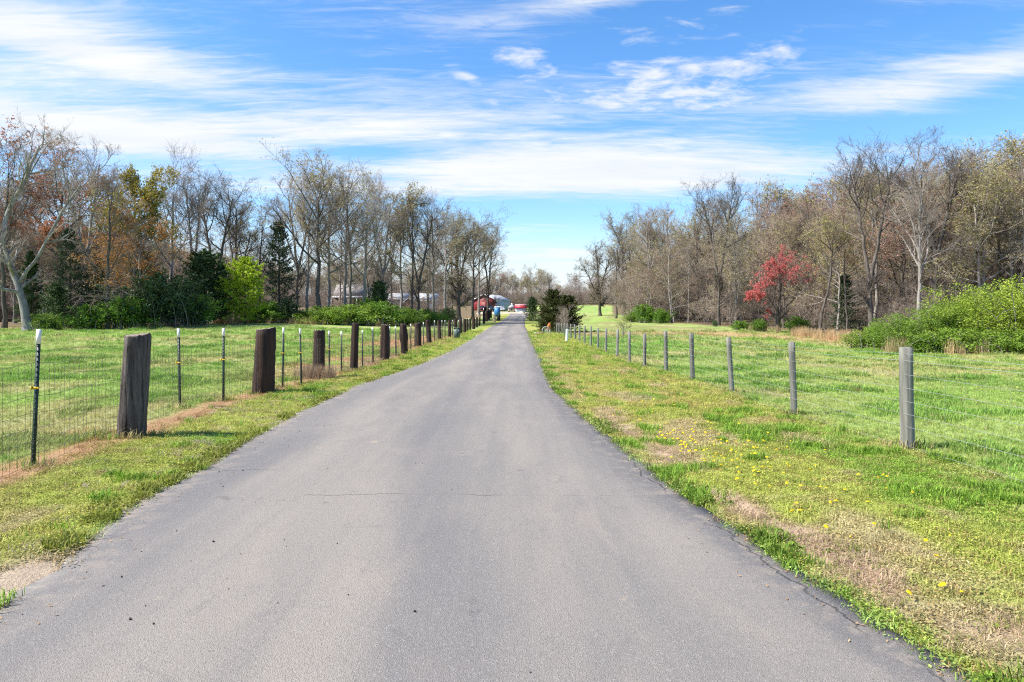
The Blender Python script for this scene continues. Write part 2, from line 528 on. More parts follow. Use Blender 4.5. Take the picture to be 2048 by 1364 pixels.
def leaf_mat(name, c1, c2, transl=0.35, rough=0.6):
    m, t = new_mat(name)
    a = t.n('ShaderNodeAttribute', attribute_name='lv')
    oi = t.n('ShaderNodeObjectInfo')
    c = t.mix(a.outputs['Fac'], (*c1, 1), (*c2, 1))
    c = t.mix(1.0, c, t.mix(oi.outputs['Random'], (0.85, 0.88, 0.85, 1), (1.12, 1.08, 1.1, 1)), 'MULTIPLY')
    finish(t, c, rough, None, spec=0.15, transl=transl)
    return m


M = {}
M['bark_grey'] = noisy('bark grey', (0.17, 0.15, 0.13), (0.36, 0.33, 0.30), 3.0, 0.9, 0.6, (1, 1, 0.25))
M['bark_dark'] = noisy('bark dark', (0.062, 0.051, 0.043), (0.15, 0.130, 0.112), 3.0, 0.9, 0.6, (1, 1, 0.25))
M['bark_pale'] = noisy('bark pale', (0.16, 0.15, 0.14), (0.32, 0.305, 0.285), 2.2, 0.85, 0.5, (1, 1, 0.4), wear=(0.16, 0.15, 0.14))
M['twig_grey'] = noisy('twig grey', (0.245, 0.205, 0.165), (0.38, 0.325, 0.265), 1.0, 0.9, 0)
M['twig_brown'] = noisy('twig brown', (0.270, 0.208, 0.162), (0.40, 0.318, 0.252), 1.0, 0.9, 0)
M['twig_dark'] = noisy('twig dark', (0.125, 0.102, 0.084), (0.215, 0.182, 0.155), 1.0, 0.9, 0)
M['leaf_rust'] = leaf_mat('leaf rust', (0.34, 0.13, 0.065), (0.60, 0.29, 0.17))
M['leaf_orange'] = leaf_mat('leaf orange', (0.38, 0.16, 0.045), (0.60, 0.31, 0.09))
M['leaf_olive'] = leaf_mat('leaf olive', (0.20, 0.18, 0.025), (0.42, 0.35, 0.06))
M['leaf_bud'] = leaf_mat('leaf bud', (0.29, 0.26, 0.09), (0.46, 0.42, 0.18))
M['leaf_budred'] = leaf_mat('leaf bud red', (0.30, 0.16, 0.12), (0.44, 0.26, 0.20))
M['leaf_red'] = leaf_mat('leaf red', (0.53, 0.095, 0.095), (0.76, 0.26, 0.24))
M['leaf_lime'] = leaf_mat('leaf lime', (0.25, 0.37, 0.018), (0.46, 0.58, 0.05))
M['leaf_green'] = leaf_mat('leaf green', (0.07, 0.17, 0.018), (0.20, 0.34, 0.045))
M['leaf_fresh'] = leaf_mat('leaf fresh', (0.15, 0.235, 0.018), (0.40, 0.50, 0.075))
M['leaf_mid'] = leaf_mat('leaf mid green', (0.085, 0.175, 0.018), (0.24, 0.36, 0.05))
M['leaf_cedar'] = leaf_mat('leaf cedar', (0.034, 0.074, 0.030), (0.110, 0.165, 0.060), 0.15)
M['leaf_cedar_br'] = leaf_mat('leaf cedar bronze', (0.030, 0.042, 0.012), (0.105, 0.110, 0.032), 0.15)
M['leaf_cedar_gr'] = leaf_mat('leaf cedar grey', (0.050, 0.075, 0.038), (0.12, 0.15, 0.085), 0.15)
M['dry'] = leaf_mat('dry stems', (0.36, 0.22, 0.12), (0.56, 0.38, 0.22), 0.3)
M['creosote'] = noisy('creosoted wood', (0.014, 0.010, 0.009), (0.058, 0.030, 0.020), 9.0, 0.8, 0.9, (1.5, 1.5, 0.09), wear=(0.16, 0.14, 0.13), wear_lo=0.64, bdist=0.03)
M['greywood'] = noisy('weathered grey wood', (0.040, 0.029, 0.023), (0.115, 0.098, 0.087), 11.0, 0.85, 0.9, (1.5, 1.5, 0.08), wear=(0.018, 0.013, 0.011), wear_lo=0.52, bdist=0.03)
M['treated'] = noisy('treated pine', (0.115, 0.115, 0.098), (0.25, 0.245, 0.21), 8.0, 0.85, 0.5, (1.5, 1.5, 0.10), wear=(0.34, 0.32, 0.27), wear_lo=0.60)
M['endgrain'] = noisy('end grain', (0.16, 0.12, 0.09), (0.30, 0.25, 0.2), 25.0, 0.9, 0.4)
M['tpost'] = noisy('post green paint', (0.012, 0.030, 0.024), (0.026, 0.052, 0.042), 14, 0.5, 0.1)
M['tpwhite'] = noisy('post white paint', (0.62, 0.62, 0.60), (0.78, 0.78, 0.76), 30, 0.6, 0.1, wear=(0.3, 0.28, 0.26), wear_lo=0.66)
M['yellow'] = noisy('yellow plastic', (0.75, 0.48, 0.01), (0.85, 0.56, 0.02), 20, 0.45, 0)
M['wire_dark'] = noisy('rusty wire', (0.10, 0.075, 0.055), (0.20, 0.16, 0.13), 12, 0.6, 0, metal=0.3)
M['wire_galv'] = noisy('galvanised wire', (0.34, 0.34, 0.34), (0.48, 0.48, 0.48), 12, 0.45, 0, metal=0.35)
M['util_green'] = noisy('utility box green', (0.060, 0.095, 0.075), (0.095, 0.135, 0.11), 9, 0.5, 0.1)
M['pvc'] = noisy('white pvc', (0.66, 0.68, 0.68), (0.76, 0.77, 0.76), 14, 0.4, 0.05)
M['redmetal'] = noisy('red siding', (0.15, 0.022, 0.022), (0.24, 0.035, 0.033), 1.2, 0.55, 0.05)
M['redroof'] = noisy('red roof', (0.42, 0.028, 0.05), (0.52, 0.05, 0.075), 1.5, 0.4, 0.05)
M['redroof_hi'] = noisy('red roof pale', (0.62, 0.24, 0.23), (0.72, 0.32, 0.30), 1.5, 0.45, 0.05)
M['palemetal'] = noisy('pale siding', (0.38, 0.45, 0.50), (0.48, 0.54, 0.58), 0.8, 0.45, 0.05)
M['whiteroof'] = noisy('pale metal roof', (0.32, 0.335, 0.35), (0.41, 0.425, 0.435), 0.8, 0.4, 0.05)
M['trim'] = noisy('white trim', (0.68, 0.66, 0.64), (0.78, 0.77, 0.75), 3, 0.6, 0.05)
M['brick'] = noisy('brown brick', (0.11, 0.082, 0.070), (0.19, 0.145, 0.125), 6, 0.9, 0.2)
M['tanwall'] = noisy('tan wall', (0.42, 0.36, 0.29), (0.52, 0.46, 0.38), 3, 0.85, 0.1)
M['shingle'] = noisy('grey shingle', (0.17, 0.155, 0.145), (0.25, 0.235, 0.22), 5, 0.9, 0.1)
M['glass'] = noisy('dark glass', (0.02, 0.025, 0.03), (0.04, 0.045, 0.05), 2, 0.1, 0, spec=0.6)
M['tyre'] = noisy('tyre', (0.015, 0.015, 0.016), (0.03, 0.03, 0.03), 10, 0.85, 0.1)
M['carred'] = noisy('maroon car paint', (0.13, 0.012, 0.016), (0.17, 0.02, 0.022), 2, 0.25, 0, spec=0.6)
M['carwhite'] = noisy('white car paint', (0.68, 0.68, 0.68), (0.76, 0.76, 0.76), 2, 0.25, 0, spec=0.6)
M['carblue'] = noisy('dark car paint', (0.03, 0.035, 0.045), (0.05, 0.055, 0.065), 2, 0.25, 0, spec=0.6)
M['chrome'] = noisy('bright metal', (0.6, 0.6, 0.6), (0.7, 0.7, 0.7), 4, 0.25, 0, metal=0.9)
M['bluebox'] = noisy('blue plastic', (0.045, 0.21, 0.52), (0.07, 0.27, 0.60), 3, 0.45, 0.05)
M['black'] = noisy('black rubber', (0.012, 0.012, 0.013), (0.03, 0.03, 0.03), 6, 0.7, 0.1)
M['concrete'] = noisy('concrete', (0.40, 0.38, 0.34), (0.54, 0.51, 0.46), 4, 0.9, 0.2)
M['rust'] = noisy('rusty orange', (0.36, 0.12, 0.03), (0.52, 0.20, 0.06), 7, 0.8, 0.2)
M['timber'] = noisy('brown timber', (0.22, 0.125, 0.085), (0.36, 0.22, 0.15), 6, 0.85, 0.3, (0.3, 1, 1))
M['oldwheel'] = noisy('grey old wood', (0.34, 0.33, 0.31), (0.5, 0.49, 0.46), 8, 0.85, 0.2)
M['pebble'] = noisy('pebbles', (0.03, 0.027, 0.025), (0.09, 0.08, 0.07), 30, 0.9, 0.1)
M['flower'] = leaf_mat('dandelion yellow', (0.78, 0.50, 0.005), (0.90, 0.66, 0.02), 0.2)
M['gravelpile'] = noisy('pale sand pile', (0.46, 0.40, 0.31), (0.60, 0.53, 0.43), 6, 0.95, 0.5)

# turf blades: colour carried by each tuft
m, t = new_mat('turf blades')
a = t.n('ShaderNodeAttribute', attribute_name='tint', attribute_type='INSTANCER')
oi = t.n('ShaderNodeObjectInfo')
b2 = t.n('ShaderNodeAttribute', attribute_name='lv')
c = t.mix(1.0, a.outputs['Color'], t.mix(oi.outputs['Random'], (0.78, 0.80, 0.75, 1), (1.22, 1.2, 1.2, 1)), 'MULTIPLY')
c = t.mix(1.0, c, t.mix(b2.outputs['Fac'], (0.72, 0.78, 0.70, 1), (1.28, 1.22, 1.25, 1)), 'MULTIPLY')
finish(t, c, 0.6, None, spec=0.2, transl=0.35)
M['turf'] = m

# terrain
m, t = new_mat('ground cover')
a = t.n('ShaderNodeAttribute', attribute_name='gcol')
g = t.n('ShaderNodeTexCoord')
n1 = t.noise(g.outputs['Object'], 9.0, 6, 0.7)
n2 = t.noise(g.outputs['Object'], 46.0, 4, 0.7)
n3 = t.noise(g.outputs['Object'], 1.2, 5, 0.65)
k = t.math('MULTIPLY', t.math('ADD', t.math('MULTIPLY', n1, 0.9), t.math('ADD', t.math('MULTIPLY', n2, 0.8), t.math('MULTIPLY', n3, 0.6))), 0.87)
kk = t.n('ShaderNodeCombineXYZ')
for i in range(3): t.put(kk.inputs[i], k)
c = t.mix(1.0, a.outputs['Color'], kk.outputs[0], 'MULTIPLY')
finish(t, c, 0.95, t.math('ADD', n1, n2), 0.7, 0.04, spec=0.1)
M['ground'] = m

# asphalt
m, t = new_mat('old asphalt')
g = t.n('ShaderNodeTexCoord')
P = g.outputs['Object']
ua = t.n('ShaderNodeAttribute', attribute_name='u_right').outputs['Fac']      # metres from the right edge
ul = t.n('ShaderNodeAttribute', attribute_name='u_left').outputs['Fac']
sp = t.n('ShaderNodeSeparateXYZ'); t.put(sp.inputs[0], P)
yy = sp.outputs[1]
big = t.noise(t.mapping(P, (1.0, 0.16, 1)), 0.9, 5, 0.55, 0.4)
mid = t.noise(t.mapping(P, (1.0, 0.45, 1), (5, 2, 0)), 1.7, 5, 0.6, 0.6)
fine = t.noise(P, 55.0, 5, 0.75)
agg = t.n('ShaderNodeTexVoronoi'); t.put(agg.inputs['Vector'], P); agg.inputs['Scale'].default_value = 150.0
aggc = t.n('ShaderNodeSeparateColor'); t.put(aggc.inputs[0], agg.outputs['Color'])
c = t.mix(t.step(big, 0.35, 0.66), (0.176, 0.165, 0.152, 1), (0.240, 0.217, 0.188, 1))
c = t.mix(t.math('MULTIPLY', t.step(mid, 0.52, 0.72), 0.45), c, (0.272, 0.236, 0.198, 1))
# oil-darkened wheel tracks between the lanes and dark fresh edges
trk = t.math('SUBTRACT', ul, t.math('ADD', 2.55, t.math('MULTIPLY', t.math('SUBTRACT', big, 0.5), 0.9)))
trk = t.math('EXPONENT', t.math('MULTIPLY', t.math('POWER', t.math('ABSOLUTE', t.math('DIVIDE', trk, 0.34)), 2.0), -1.0))
c = t.mix(t.math('MULTIPLY', trk, 0.5), c, (0.132, 0.128, 0.129, 1))
c = t.mix(t.math('MULTIPLY', t.step(t.math('ADD', ua, t.math('MULTIPLY', mid, -0.35)), 0.02, 0.42, 1, 0), 0.65), c, (0.098, 0.096, 0.099, 1))
c = t.mix(t.math('MULTIPLY', t.step(t.math('ADD', ul, t.math('MULTIPLY', mid, -0.6)), 0.1, 0.9, 1, 0), 0.5), c, (0.125, 0.123, 0.126, 1))
lng = t.noise(t.mapping(P, (2.2, 0.06, 1), (3, 1, 0)), 1.6, 4, 0.6, 0.3)
c = t.mix(t.math('MULTIPLY', t.step(lng, 0.50, 0.68), 0.20), c, (0.275, 0.243, 0.210, 1))
c = t.mix(t.math('MULTIPLY', t.step(lng, 0.46, 0.34), 0.18), c, (0.128, 0.126, 0.130, 1))
pat = t.noise(t.mapping(P, (1.0, 0.7, 1), (11, 6, 0)), 3.2, 6, 0.7, 1.2)
c = t.mix(t.math('MULTIPLY', t.step(pat, 0.56, 0.70), 0.30), c, (0.120, 0.116, 0.114, 1))
dst = t.math('MULTIPLY', t.step(t.math('MINIMUM', ua, ul), 0.05, 0.6, 1, 0), t.step(t.noise(P, 5.0, 5, 0.7), 0.46, 0.62))
c = t.mix(t.math('MULTIPLY', dst, 0.45), c, (0.33, 0.275, 0.215, 1))
# aggregate speckle
c = t.mix(t.math('MULTIPLY', t.step(aggc.outputs[0], 0.86, 0.97), 0.42), c, (0.36, 0.345, 0.325, 1))
c = t.mix(t.math('MULTIPLY', t.step(aggc.outputs[1], 0.80, 0.97), 0.4), c, (0.075, 0.073, 0.073, 1))
c = t.mix(t.math('MULTIPLY', t.step(fine, 0.55, 0.72), 0.4), c, (0.09, 0.088, 0.088, 1))
# stains
st = t.noise(t.mapping(P, (1.4, 0.8, 1), (9, 4, 0)), 1.1, 6, 0.7, 1.0)
st2 = t.noise(t.mapping(P, (1.0, 1.0, 1), (2, 8, 0)), 7.0, 4, 0.7, 0.5)
c = t.mix(t.math('MULTIPLY', t.math('MULTIPLY', t.step(st, 0.60, 0.68), t.step(st2, 0.52, 0.62)), 0.45), c, (0.07, 0.068, 0.066, 1))
# tan dust blotches
ds = t.noise(t.mapping(P, (1, 1, 1), (1.5, 3.3, 0)), 2.6, 3, 0.6, 0.3)
c = t.mix(t.math('MULTIPLY', t.step(ds, 0.70, 0.76), 0.55), c, (0.36, 0.29, 0.21, 1))
# edge crack and cross cracks
wob = t.noise(t.mapping(P, (0.2, 1, 1)), 3.4, 6, 0.72)
wob2 = t.noise(t.mapping(P, (0.2, 1, 1), (4, 9, 0)), 0.8, 2, 0.5)
cr = t.math('ABSOLUTE', t.math('SUBTRACT', ua, t.math('ADD', 0.03, t.math('MULTIPLY', wob, 0.26))))
crm = t.math('MULTIPLY', t.step(cr, 0.005, 0.014, 1, 0), t.math('MULTIPLY', t.step(wob2, 0.40, 0.48), t.step(yy, 9.0, 12.0, 1, 0)))
wx = t.noise(t.mapping(P, (1, 0.15, 1)), 2.2, 6, 0.7)
gate = t.step(t.noise(t.mapping(P, (1, 0.1, 1), (6, 1, 0)), 1.5, 2, 0.5), 0.38, 0.5)


def cross(y0_, amp, lo, hi, wd):
    dd = t.math('ABSOLUTE', t.math('SUBTRACT', yy, t.math('ADD', y0_ - amp * 0.5, t.math('MULTIPLY', wx, amp))))
    return t.math('MULTIPLY', t.math('MULTIPLY', t.step(dd, wd, wd * 2.2, 1, 0), t.step(sp.outputs[0], lo, lo + 0.1)), t.math('MULTIPLY', t.step(sp.outputs[0], hi, hi + 0.1, 1, 0), t.math('ADD', gate, 0.15, clamp=True)))


for a_ in ((6.12, 0.34, -1.9, 1.5, 0.0045), (5.05, 0.5, 1.2, 1.62, 0.005), (7.2, 0.3, -3.2, -2.5, 0.004)):
    crm = t.math('MAXIMUM', crm, cross(*a_))
c = t.mix(t.math('MULTIPLY', crm, 0.6), c, (0.022, 0.021, 0.021, 1))
hgt = t.math('SUBTRACT', t.math('ADD', t.math('MULTIPLY', fine, 0.6), t.math('MULTIPLY', agg.outputs['Distance'], 0.6)), crm)
finish(t, c, 0.88, hgt, 0.55, 0.012, spec=0.25)
M['asphalt'] = m

# ------------------------------------------------------------------ the ground and the road
def axis(lo, hi, dense, grow, dmax):
    out = [0.0]
    d = dense
    while out[-1] < hi:
        out.append(out[-1] + d)
        d = min(d * grow, dmax)
    return out


pos = np.array(axis(0, 1500, 0.11, 1.022, 120))
xs = np.concatenate([-pos[::-1], pos[1:]]) * 1.0
near = np.concatenate([np.arange(-8.0, 8.0, 0.11)])
xs = np.unique(np.round(np.concatenate([near, xs[np.abs(xs) > 8.0]]), 4))
ys = np.concatenate([np.arange(-8, 1.5, 0.5), np.arange(1.5, 13, 0.11), 13 + np.array(axis(0, 1500, 0.13, 1.02, 120))])
GX, GY = np.meshgrid(xs, ys)
GZ = HT(GX, GY)
rdg = road_dist(GX, GY)
GZ = GZ - 0.05 * sstep(-rdg, 0.0, 0.25) + 0.02 * sstep(rdg, 0.0, 0.12) * (GY < 173) * (rdg < 2)
nx, ny = len(xs), len(ys)
ii = np.arange(nx * ny).reshape(ny, nx)
q = np.stack([ii[:-1, :-1], ii[:-1, 1:], ii[1:, 1:], ii[1:, :-1]], -1).reshape(-1, 4)
gc = ground_colour(GX.ravel(), GY.ravel())
me = build_mesh('ground', np.stack([GX.ravel(), GY.ravel(), GZ.ravel()], 1), q, None, [M['ground']], True, cattr={'gcol': gc})
tag(link('ground', me), kind='structure')

ys_r = np.concatenate([np.arange(-8, 12, 0.06), np.arange(12, 40, 0.2), np.arange(40, 173.1, 1.0)])
us = np.linspace(0, 1, 33)
le = left_edge(ys_r) + (vnoise(ys_r, ys_r * 0, 0.7, 5, 4) - 0.5) * 0.22
re = right_edge(ys_r) + (vnoise(ys_r, ys_r * 0 + 40, 0.5, 8, 4) - 0.5) * 0.15
RX = le[:, None] + (re - le)[:, None] * us
RY = np.broadcast_to(ys_r[:, None], RX.shape)
RZ = H0(RX, RY) + 0.018 + 0.03 * (1 - (2 * us - 1) ** 2)[None, :]
top = np.stack([RX, RY, RZ], -1)
skl = top[:, :1].copy(); skl[..., 2] -= 0.09; skr = top[:, -1:].copy(); skr[..., 2] -= 0.09
allv = np.concatenate([skl, top, skr], 1)
nr, nc = allv.shape[:2]
ii = np.arange(nr * nc).reshape(nr, nc)
q = np.stack([ii[:-1, :-1], ii[:-1, 1:], ii[1:, 1:], ii[1:, :-1]], -1).reshape(-1, 4)
fl = allv.reshape(-1, 3)
me = build_mesh('road', fl, q, None, [M['asphalt']], True,
                fattr={'u_right': np.repeat(re, nc) - fl[:, 0], 'u_left': fl[:, 0] - np.repeat(le, nc)})
tag(link('road', me), kind='structure')

# ------------------------------------------------------------------ trees
def grow_children(PP, RR, LL, k, tlo, thi, ang, angs, lr, lrs, npts, wob, up, rr, r, tshape=0.0, rmin=0.006):
    """children of m parent branches; returns polylines, radii, lengths"""
    m, n, _ = PP.shape
    mm = m * k
    par = np.repeat(np.arange(m), k)
    base_t = (np.tile(np.arange(k), m) + r.random(mm)) / k
    tt = tlo + (thi - tlo) * base_t
    f = tt * (n - 1); i0 = np.clip(f.astype(int), 0, n - 2); fr = f - i0
    p0 = PP[par, i0] * (1 - fr)[:, None] + PP[par, i0 + 1] * fr[:, None]
    d0 = PP[par, i0 + 1] - PP[par, i0]; d0 /= np.linalg.norm(d0, axis=1, keepdims=True) + 1e-9
    r0 = RR[par, i0] * (1 - fr) + RR[par, i0 + 1] * fr
    rnd = r.normal(size=(mm, 3))
    perp = rnd - (rnd * d0).sum(1, keepdims=True) * d0
    perp /= np.linalg.norm(perp, axis=1, keepdims=True) + 1e-9
    a = np.radians(np.clip(r.normal(ang, angs, mm), 8, 100))
    d = d0 * np.cos(a)[:, None] + perp * np.sin(a)[:, None]
    L = LL[par] * np.clip(r.normal(lr, lrs, mm), lr * 0.4, lr * 1.8) * (1 - tshape * tt)
    P = np.zeros((mm, npts, 3)); P[:, 0] = p0
    for j in range(1, npts):
        d = d + r.normal(size=(mm, 3)) * wob + np.array([0, 0, up])
        d /= np.linalg.norm(d, axis=1, keepdims=True) + 1e-9
        P[:, j] = P[:, j - 1] + d * (L / (npts - 1))[:, None]
    rs = np.maximum(r0 * rr, rmin)
    taper = np.linspace(1, 0.32, npts)
    return P, np.maximum(rs[:, None] * taper, rmin * 0.75), L


def leaves_mesh(name, centres, size, mat, r, up=0.3, aspect=0.6, lv=None):
    m = len(centres)
    nrm = r.normal(size=(m, 3)); nrm[:, 2] = np.abs(nrm[:, 2]) + up
    nrm /= np.linalg.norm(nrm, axis=1, keepdims=True)
    a = r.normal(size=(m, 3)); a -= (a * nrm).sum(1, keepdims=True) * nrm; a /= np.linalg.norm(a, axis=1, keepdims=True)
    b = np.cross(nrm, a)
    s = size * r.uniform(0.6, 1.35, m)[:, None]
    V = np.stack([centres - a * s, centres - b * s * aspect + nrm * s * 0.15, centres + a * s, centres + b * s * aspect + nrm * s * 0.15], 1).reshape(-1, 3)
    Q = np.arange(m * 4).reshape(m, 4)
    lv = r.random(m) if lv is None else lv
    return build_mesh(name, V, Q, None, [mat], fattr={'lv': np.repeat(lv, 4)})


TREES = {}


def make_tree(key, seed, trunk, r0, limbs, bark, twig, foliage=None, dens=1.0, k2=7, k3=7, k4=4, twig_r=0.0098, up1=0.05, wob1=0.115, spread=1.0, lk=1.0):
    """trunk: list of stem polylines (nominal metres); limbs: (count, tlo, thi, angle, length) ; foliage: (material, leaves, size, where)"""
    r = np.random.default_rng(seed)
    mbt = MB()
    tr_P, tr_R, tr_L = [], [], []
    for s, rad in zip(trunk, r0):
        s = np.array(s, float)
        f = np.linspace(0, len(s) - 1, 13); i0 = np.clip(f.astype(int), 0, len(s) - 2); fr = (f - i0)[:, None]
        s = s[i0] * (1 - fr) + s[i0 + 1] * fr
        L = np.linalg.norm(np.diff(s, axis=0), axis=1).sum()
        s[1:-1, :2] += r.normal(size=(11, 2)) * L * 0.004
        tt = np.linspace(0, 1, 13)
        R_ = rad * (1 - 0.62 * tt)
        if s[0, 2] < 0.5: R_[0] *= 1.5; R_[1] *= 1.08
        V, Q = tube_arrays(s[None], R_[None], 9); mbt.add(V, Q)
        tr_P.append(s); tr_R.append(R_); tr_L.append(L)
    TP, TR, TL = np.array(tr_P), np.array(tr_R), np.array(tr_L)
    lv1 = [grow_children(TP, TR, TL, cnt, tlo, thi, ang + 7, 10, ln * 1.18, ln * 0.25, 8, wob1, up1, 0.62 if ln > 0.3 else 0.45, r, 0.25, 0.02) for cnt, tlo, thi, ang, ln in limbs]
    P1 = np.concatenate([a[0] for a in lv1]); R1 = np.concatenate([a[1] for a in lv1]); L1 = np.concatenate([a[2] for a in lv1])
    V, Q = tube_arrays(P1, R1, 6); mbt.add(V, Q)
    P2, R2, L2 = grow_children(P1, R1, L1, k2, 0.25, 1.0, 42 * spread, 13, 0.52 * lk, 0.13, 6, 0.13, 0.05, 0.60, r, 0.30, 0.014)
    V, Q = tube_arrays(P2, R2, 4); mbt.add(V, Q)
    mbc = MB()
    P3, R3, L3 = grow_children(P2, R2, L2, k3, 0.18, 1.0, 40 * spread, 14, 0.52, 0.14, 4, 0.19, 0.05, 0.58, r, 0.2, twig_r * 1.15)
    V, Q = tube_arrays(P3, R3, 3); mbc.add(V, Q)
    P4, R4, L4 = grow_children(P3, R3, L3, k4, 0.15, 1.0, 42 * spread, 16, 0.55, 0.15, 3, 0.2, 0.04, 0.62, r, 0.1, twig_r)
    V, Q = tube_arrays(P4, R4, 3); mbc.add(V, Q)
    hgt = max(P4[..., 2].max(), P3[..., 2].max())
    d = {'trunk': mbt.mesh('trunk', M[bark], True), 'crown': mbc.mesh('crown', M[twig]), 'foliage': None, 'h': hgt}
    if foliage:
        mat, cnt, size, where = foliage
        ends = np.concatenate([P4[:, -1], P4[:, 1], P3[:, -1]])
        if where is not None: ends = ends[where(ends / hgt)]
        c = ends[r.integers(0, len(ends), cnt)] + r.normal(size=(cnt, 3)) * size * 1.2
        d['foliage'] = leaves_mesh('foliage', c, size, M[mat], r)
    TREES[key] = d


def S(h, lean=(0, 0), base=(0, 0), z=0.0, n=5, curve=0.0):
    tt = np.linspace(0, 1, n)
    return [(base[0] + lean[0] * t + curve * math.sin(t * 3.14), base[1] + lean[1] * t, z + h * t) for t in tt]


# nominal trees about 20 m tall
make_tree('tall_a', 11, [S(16, (0.5, 0.2))], [0.25], [(5, .40, .72, 42, .34), (7, .70, .98, 30, .30), (2, .98, 1.0, 12, .26)], 'bark_grey', 'twig_grey')
make_tree('tall_b', 12, [S(15, (-0.7, 0.1), curve=0.3)], [0.27], [(4, .38, .66, 48, .38), (7, .62, .98, 30, .36), (2, .98, 1.0, 14, .3)], 'bark_grey', 'twig_grey', ('leaf_bud', 3600, .085, None))
make_tree('tall_c', 13, [S(17, (0.3, -0.3), curve=-0.35)], [0.23], [(4, .30, .6, 55, .25), (8, .58, .98, 36, .26), (2, .98, 1.0, 12, .2)], 'bark_dark', 'twig_dark')
make_tree('tall_d', 14, [S(14, (0.4, 0.3))], [0.28], [(5, .45, .75, 40, .42), (5, .74, .98, 28, .42), (2, .98, 1.0, 14, .4)], 'bark_dark', 'twig_brown', ('leaf_bud', 3600, .085, None))
make_tree('fork_a', 15, [S(6.5, (0.1, 0)), S(12, (-2.6, 0.4), (0.1, 0), 6.2), S(12.5, (2.2, -0.3), (0.1, 0), 6.2)], [0.34, .22, .22], [(4, .35, .7, 40, .36), (7, .6, .99, 30, .34)], 'bark_dark', 'twig_dark')
make_tree('vee', 64, [S(9.5, (.3, 0)), S(9.5, (-2.6, .3), (.3, 0), 9.2), S(10, (2.6, -.2), (.3, 0), 9.2)], [0.34, .22, .23], [(4, .3, .7, 42, .40), (6, .55, .99, 34, .40)], 'bark_dark', 'twig_dark')
make_tree('fork_b', 16, [S(8, (-0.3, 0)), S(10.5, (-2.2, -0.8), (-0.3, 0), 7.7), S(11, (1.2, 0.6), (-0.3, 0), 7.7), S(9, (3.2, 0), (-0.3, 0), 7.7)], [0.3, .19, .2, .15], [(3, .4, .7, 40, .34), (5, .6, .99, 30, .36)], 'bark_grey', 'twig_brown')
make_tree('oak', 17, [S(7.5, (-0.2, 0)), S(11, (-0.8, 0.5), (-0.2, 0), 7.2), S(10.5, (3.4, -0.4), (-0.2, 0), 6.6), S(9.5, (-5.0, 0.2), (-0.2, 0), 4.6)], [0.52, .30, .24, .22],
          [(4, .25, .7, 48, .42), (7, .5, .99, 38, .40)], 'bark_dark', 'twig_dark', ('leaf_bud', 4200, .10, None), spread=1.15, twig_r=0.011)
make_tree('brushy_a', 18, [S(14, (0.8, 0), curve=.4), S(12, (-1.6, .6), (0.1, 0), .3)], [0.15, .11], [(9, .15, .6, 48, .30), (8, .55, .98, 34, .26)], 'bark_grey', 'twig_brown', k2=6, k3=6)
make_tree('brushy_b', 19, [S(15, (-.5, .2), curve=-.5)], [0.15], [(10, .18, .6, 55, .30), (9, .55, .98, 38, .28)], 'bark_grey', 'twig_brown', ('leaf_budred', 1600, .08, None), k2=6, k3=6)
make_tree('brushy_c', 20, [S(15, (.5, .5), curve=.3), S(11, (2.2, 0), (.1, 0), .4)], [0.14, .10], [(9, .2, .6, 50, .30), (8, .55, .98, 36, .28)], 'bark_grey', 'twig_grey', ('leaf_bud', 3600, .085, None), k2=6, k3=6)
make_tree('budred', 21, [S(15, (.2, .2), curve=.2)], [0.22], [(5, .35, .65, 40, .42), (8, .6, .98, 30, .38)], 'bark_dark', 'twig_brown', ('leaf_budred', 4200, .10, None))
make_tree('olive', 22, [S(15.5, (-.4, .2), curve=.3)], [0.2], [(6, .35, .7, 42, .36), (8, .6, .98, 34, .32)], 'bark_grey', 'twig_brown', ('leaf_bud', 6000, .10, None))
make_tree('rust', 23, [S(15, (.3, .2))], [0.24], [(6, .35, .65, 48, .40), (8, .6, .98, 36, .36)], 'bark_dark', 'twig_brown', ('leaf_rust', 8500, .12, lambda e: e[:, 2] > 0.42))
make_tree('slender_a', 71, [S(17, (.4, .1), curve=.15)], [.135], [(5, .45, .75, 34, .17), (8, .66, .98, 30, .17), (2, .97, 1, 12, .14)], 'bark_grey', 'twig_grey', k2=5, k3=5, k4=4)
make_tree('slender_b', 72, [S(17.5, (-.6, .2), curve=-.2)], [.15], [(4, .40, .7, 40, .20), (8, .62, .98, 32, .18)], 'bark_dark', 'twig_brown', ('leaf_budred', 900, .08, None), k2=5, k3=5, k4=4)
make_tree('slender_c', 73, [S(16.5, (.9, -.2)), S(13, (-1.3, .2), (.1, 0), 1.2)], [.13, .10], [(4, .45, .75, 36, .19), (7, .62, .98, 30, .18)], 'bark_pale', 'twig_grey', ('leaf_bud', 1500, .08, None), k2=5, k3=5, k4=4)
make_tree('thicket', 24, [S(5.5, (1.2, 0), (.6, 0)), S(6, (-1.4, .5), (-.5, .2)), S(6.5, (.2, -.6), (0, -.3)), S(5, (-2.6, -.3), (-.8, 0)), S(5.4, (2.8, .4), (.9, .1))], [0.05, .055, .06, .05, .05],
          [(10, .1, .98, 42, .38)], 'bark_grey', 'twig_brown', k2=5, k3=5, k4=4, twig_r=0.008)
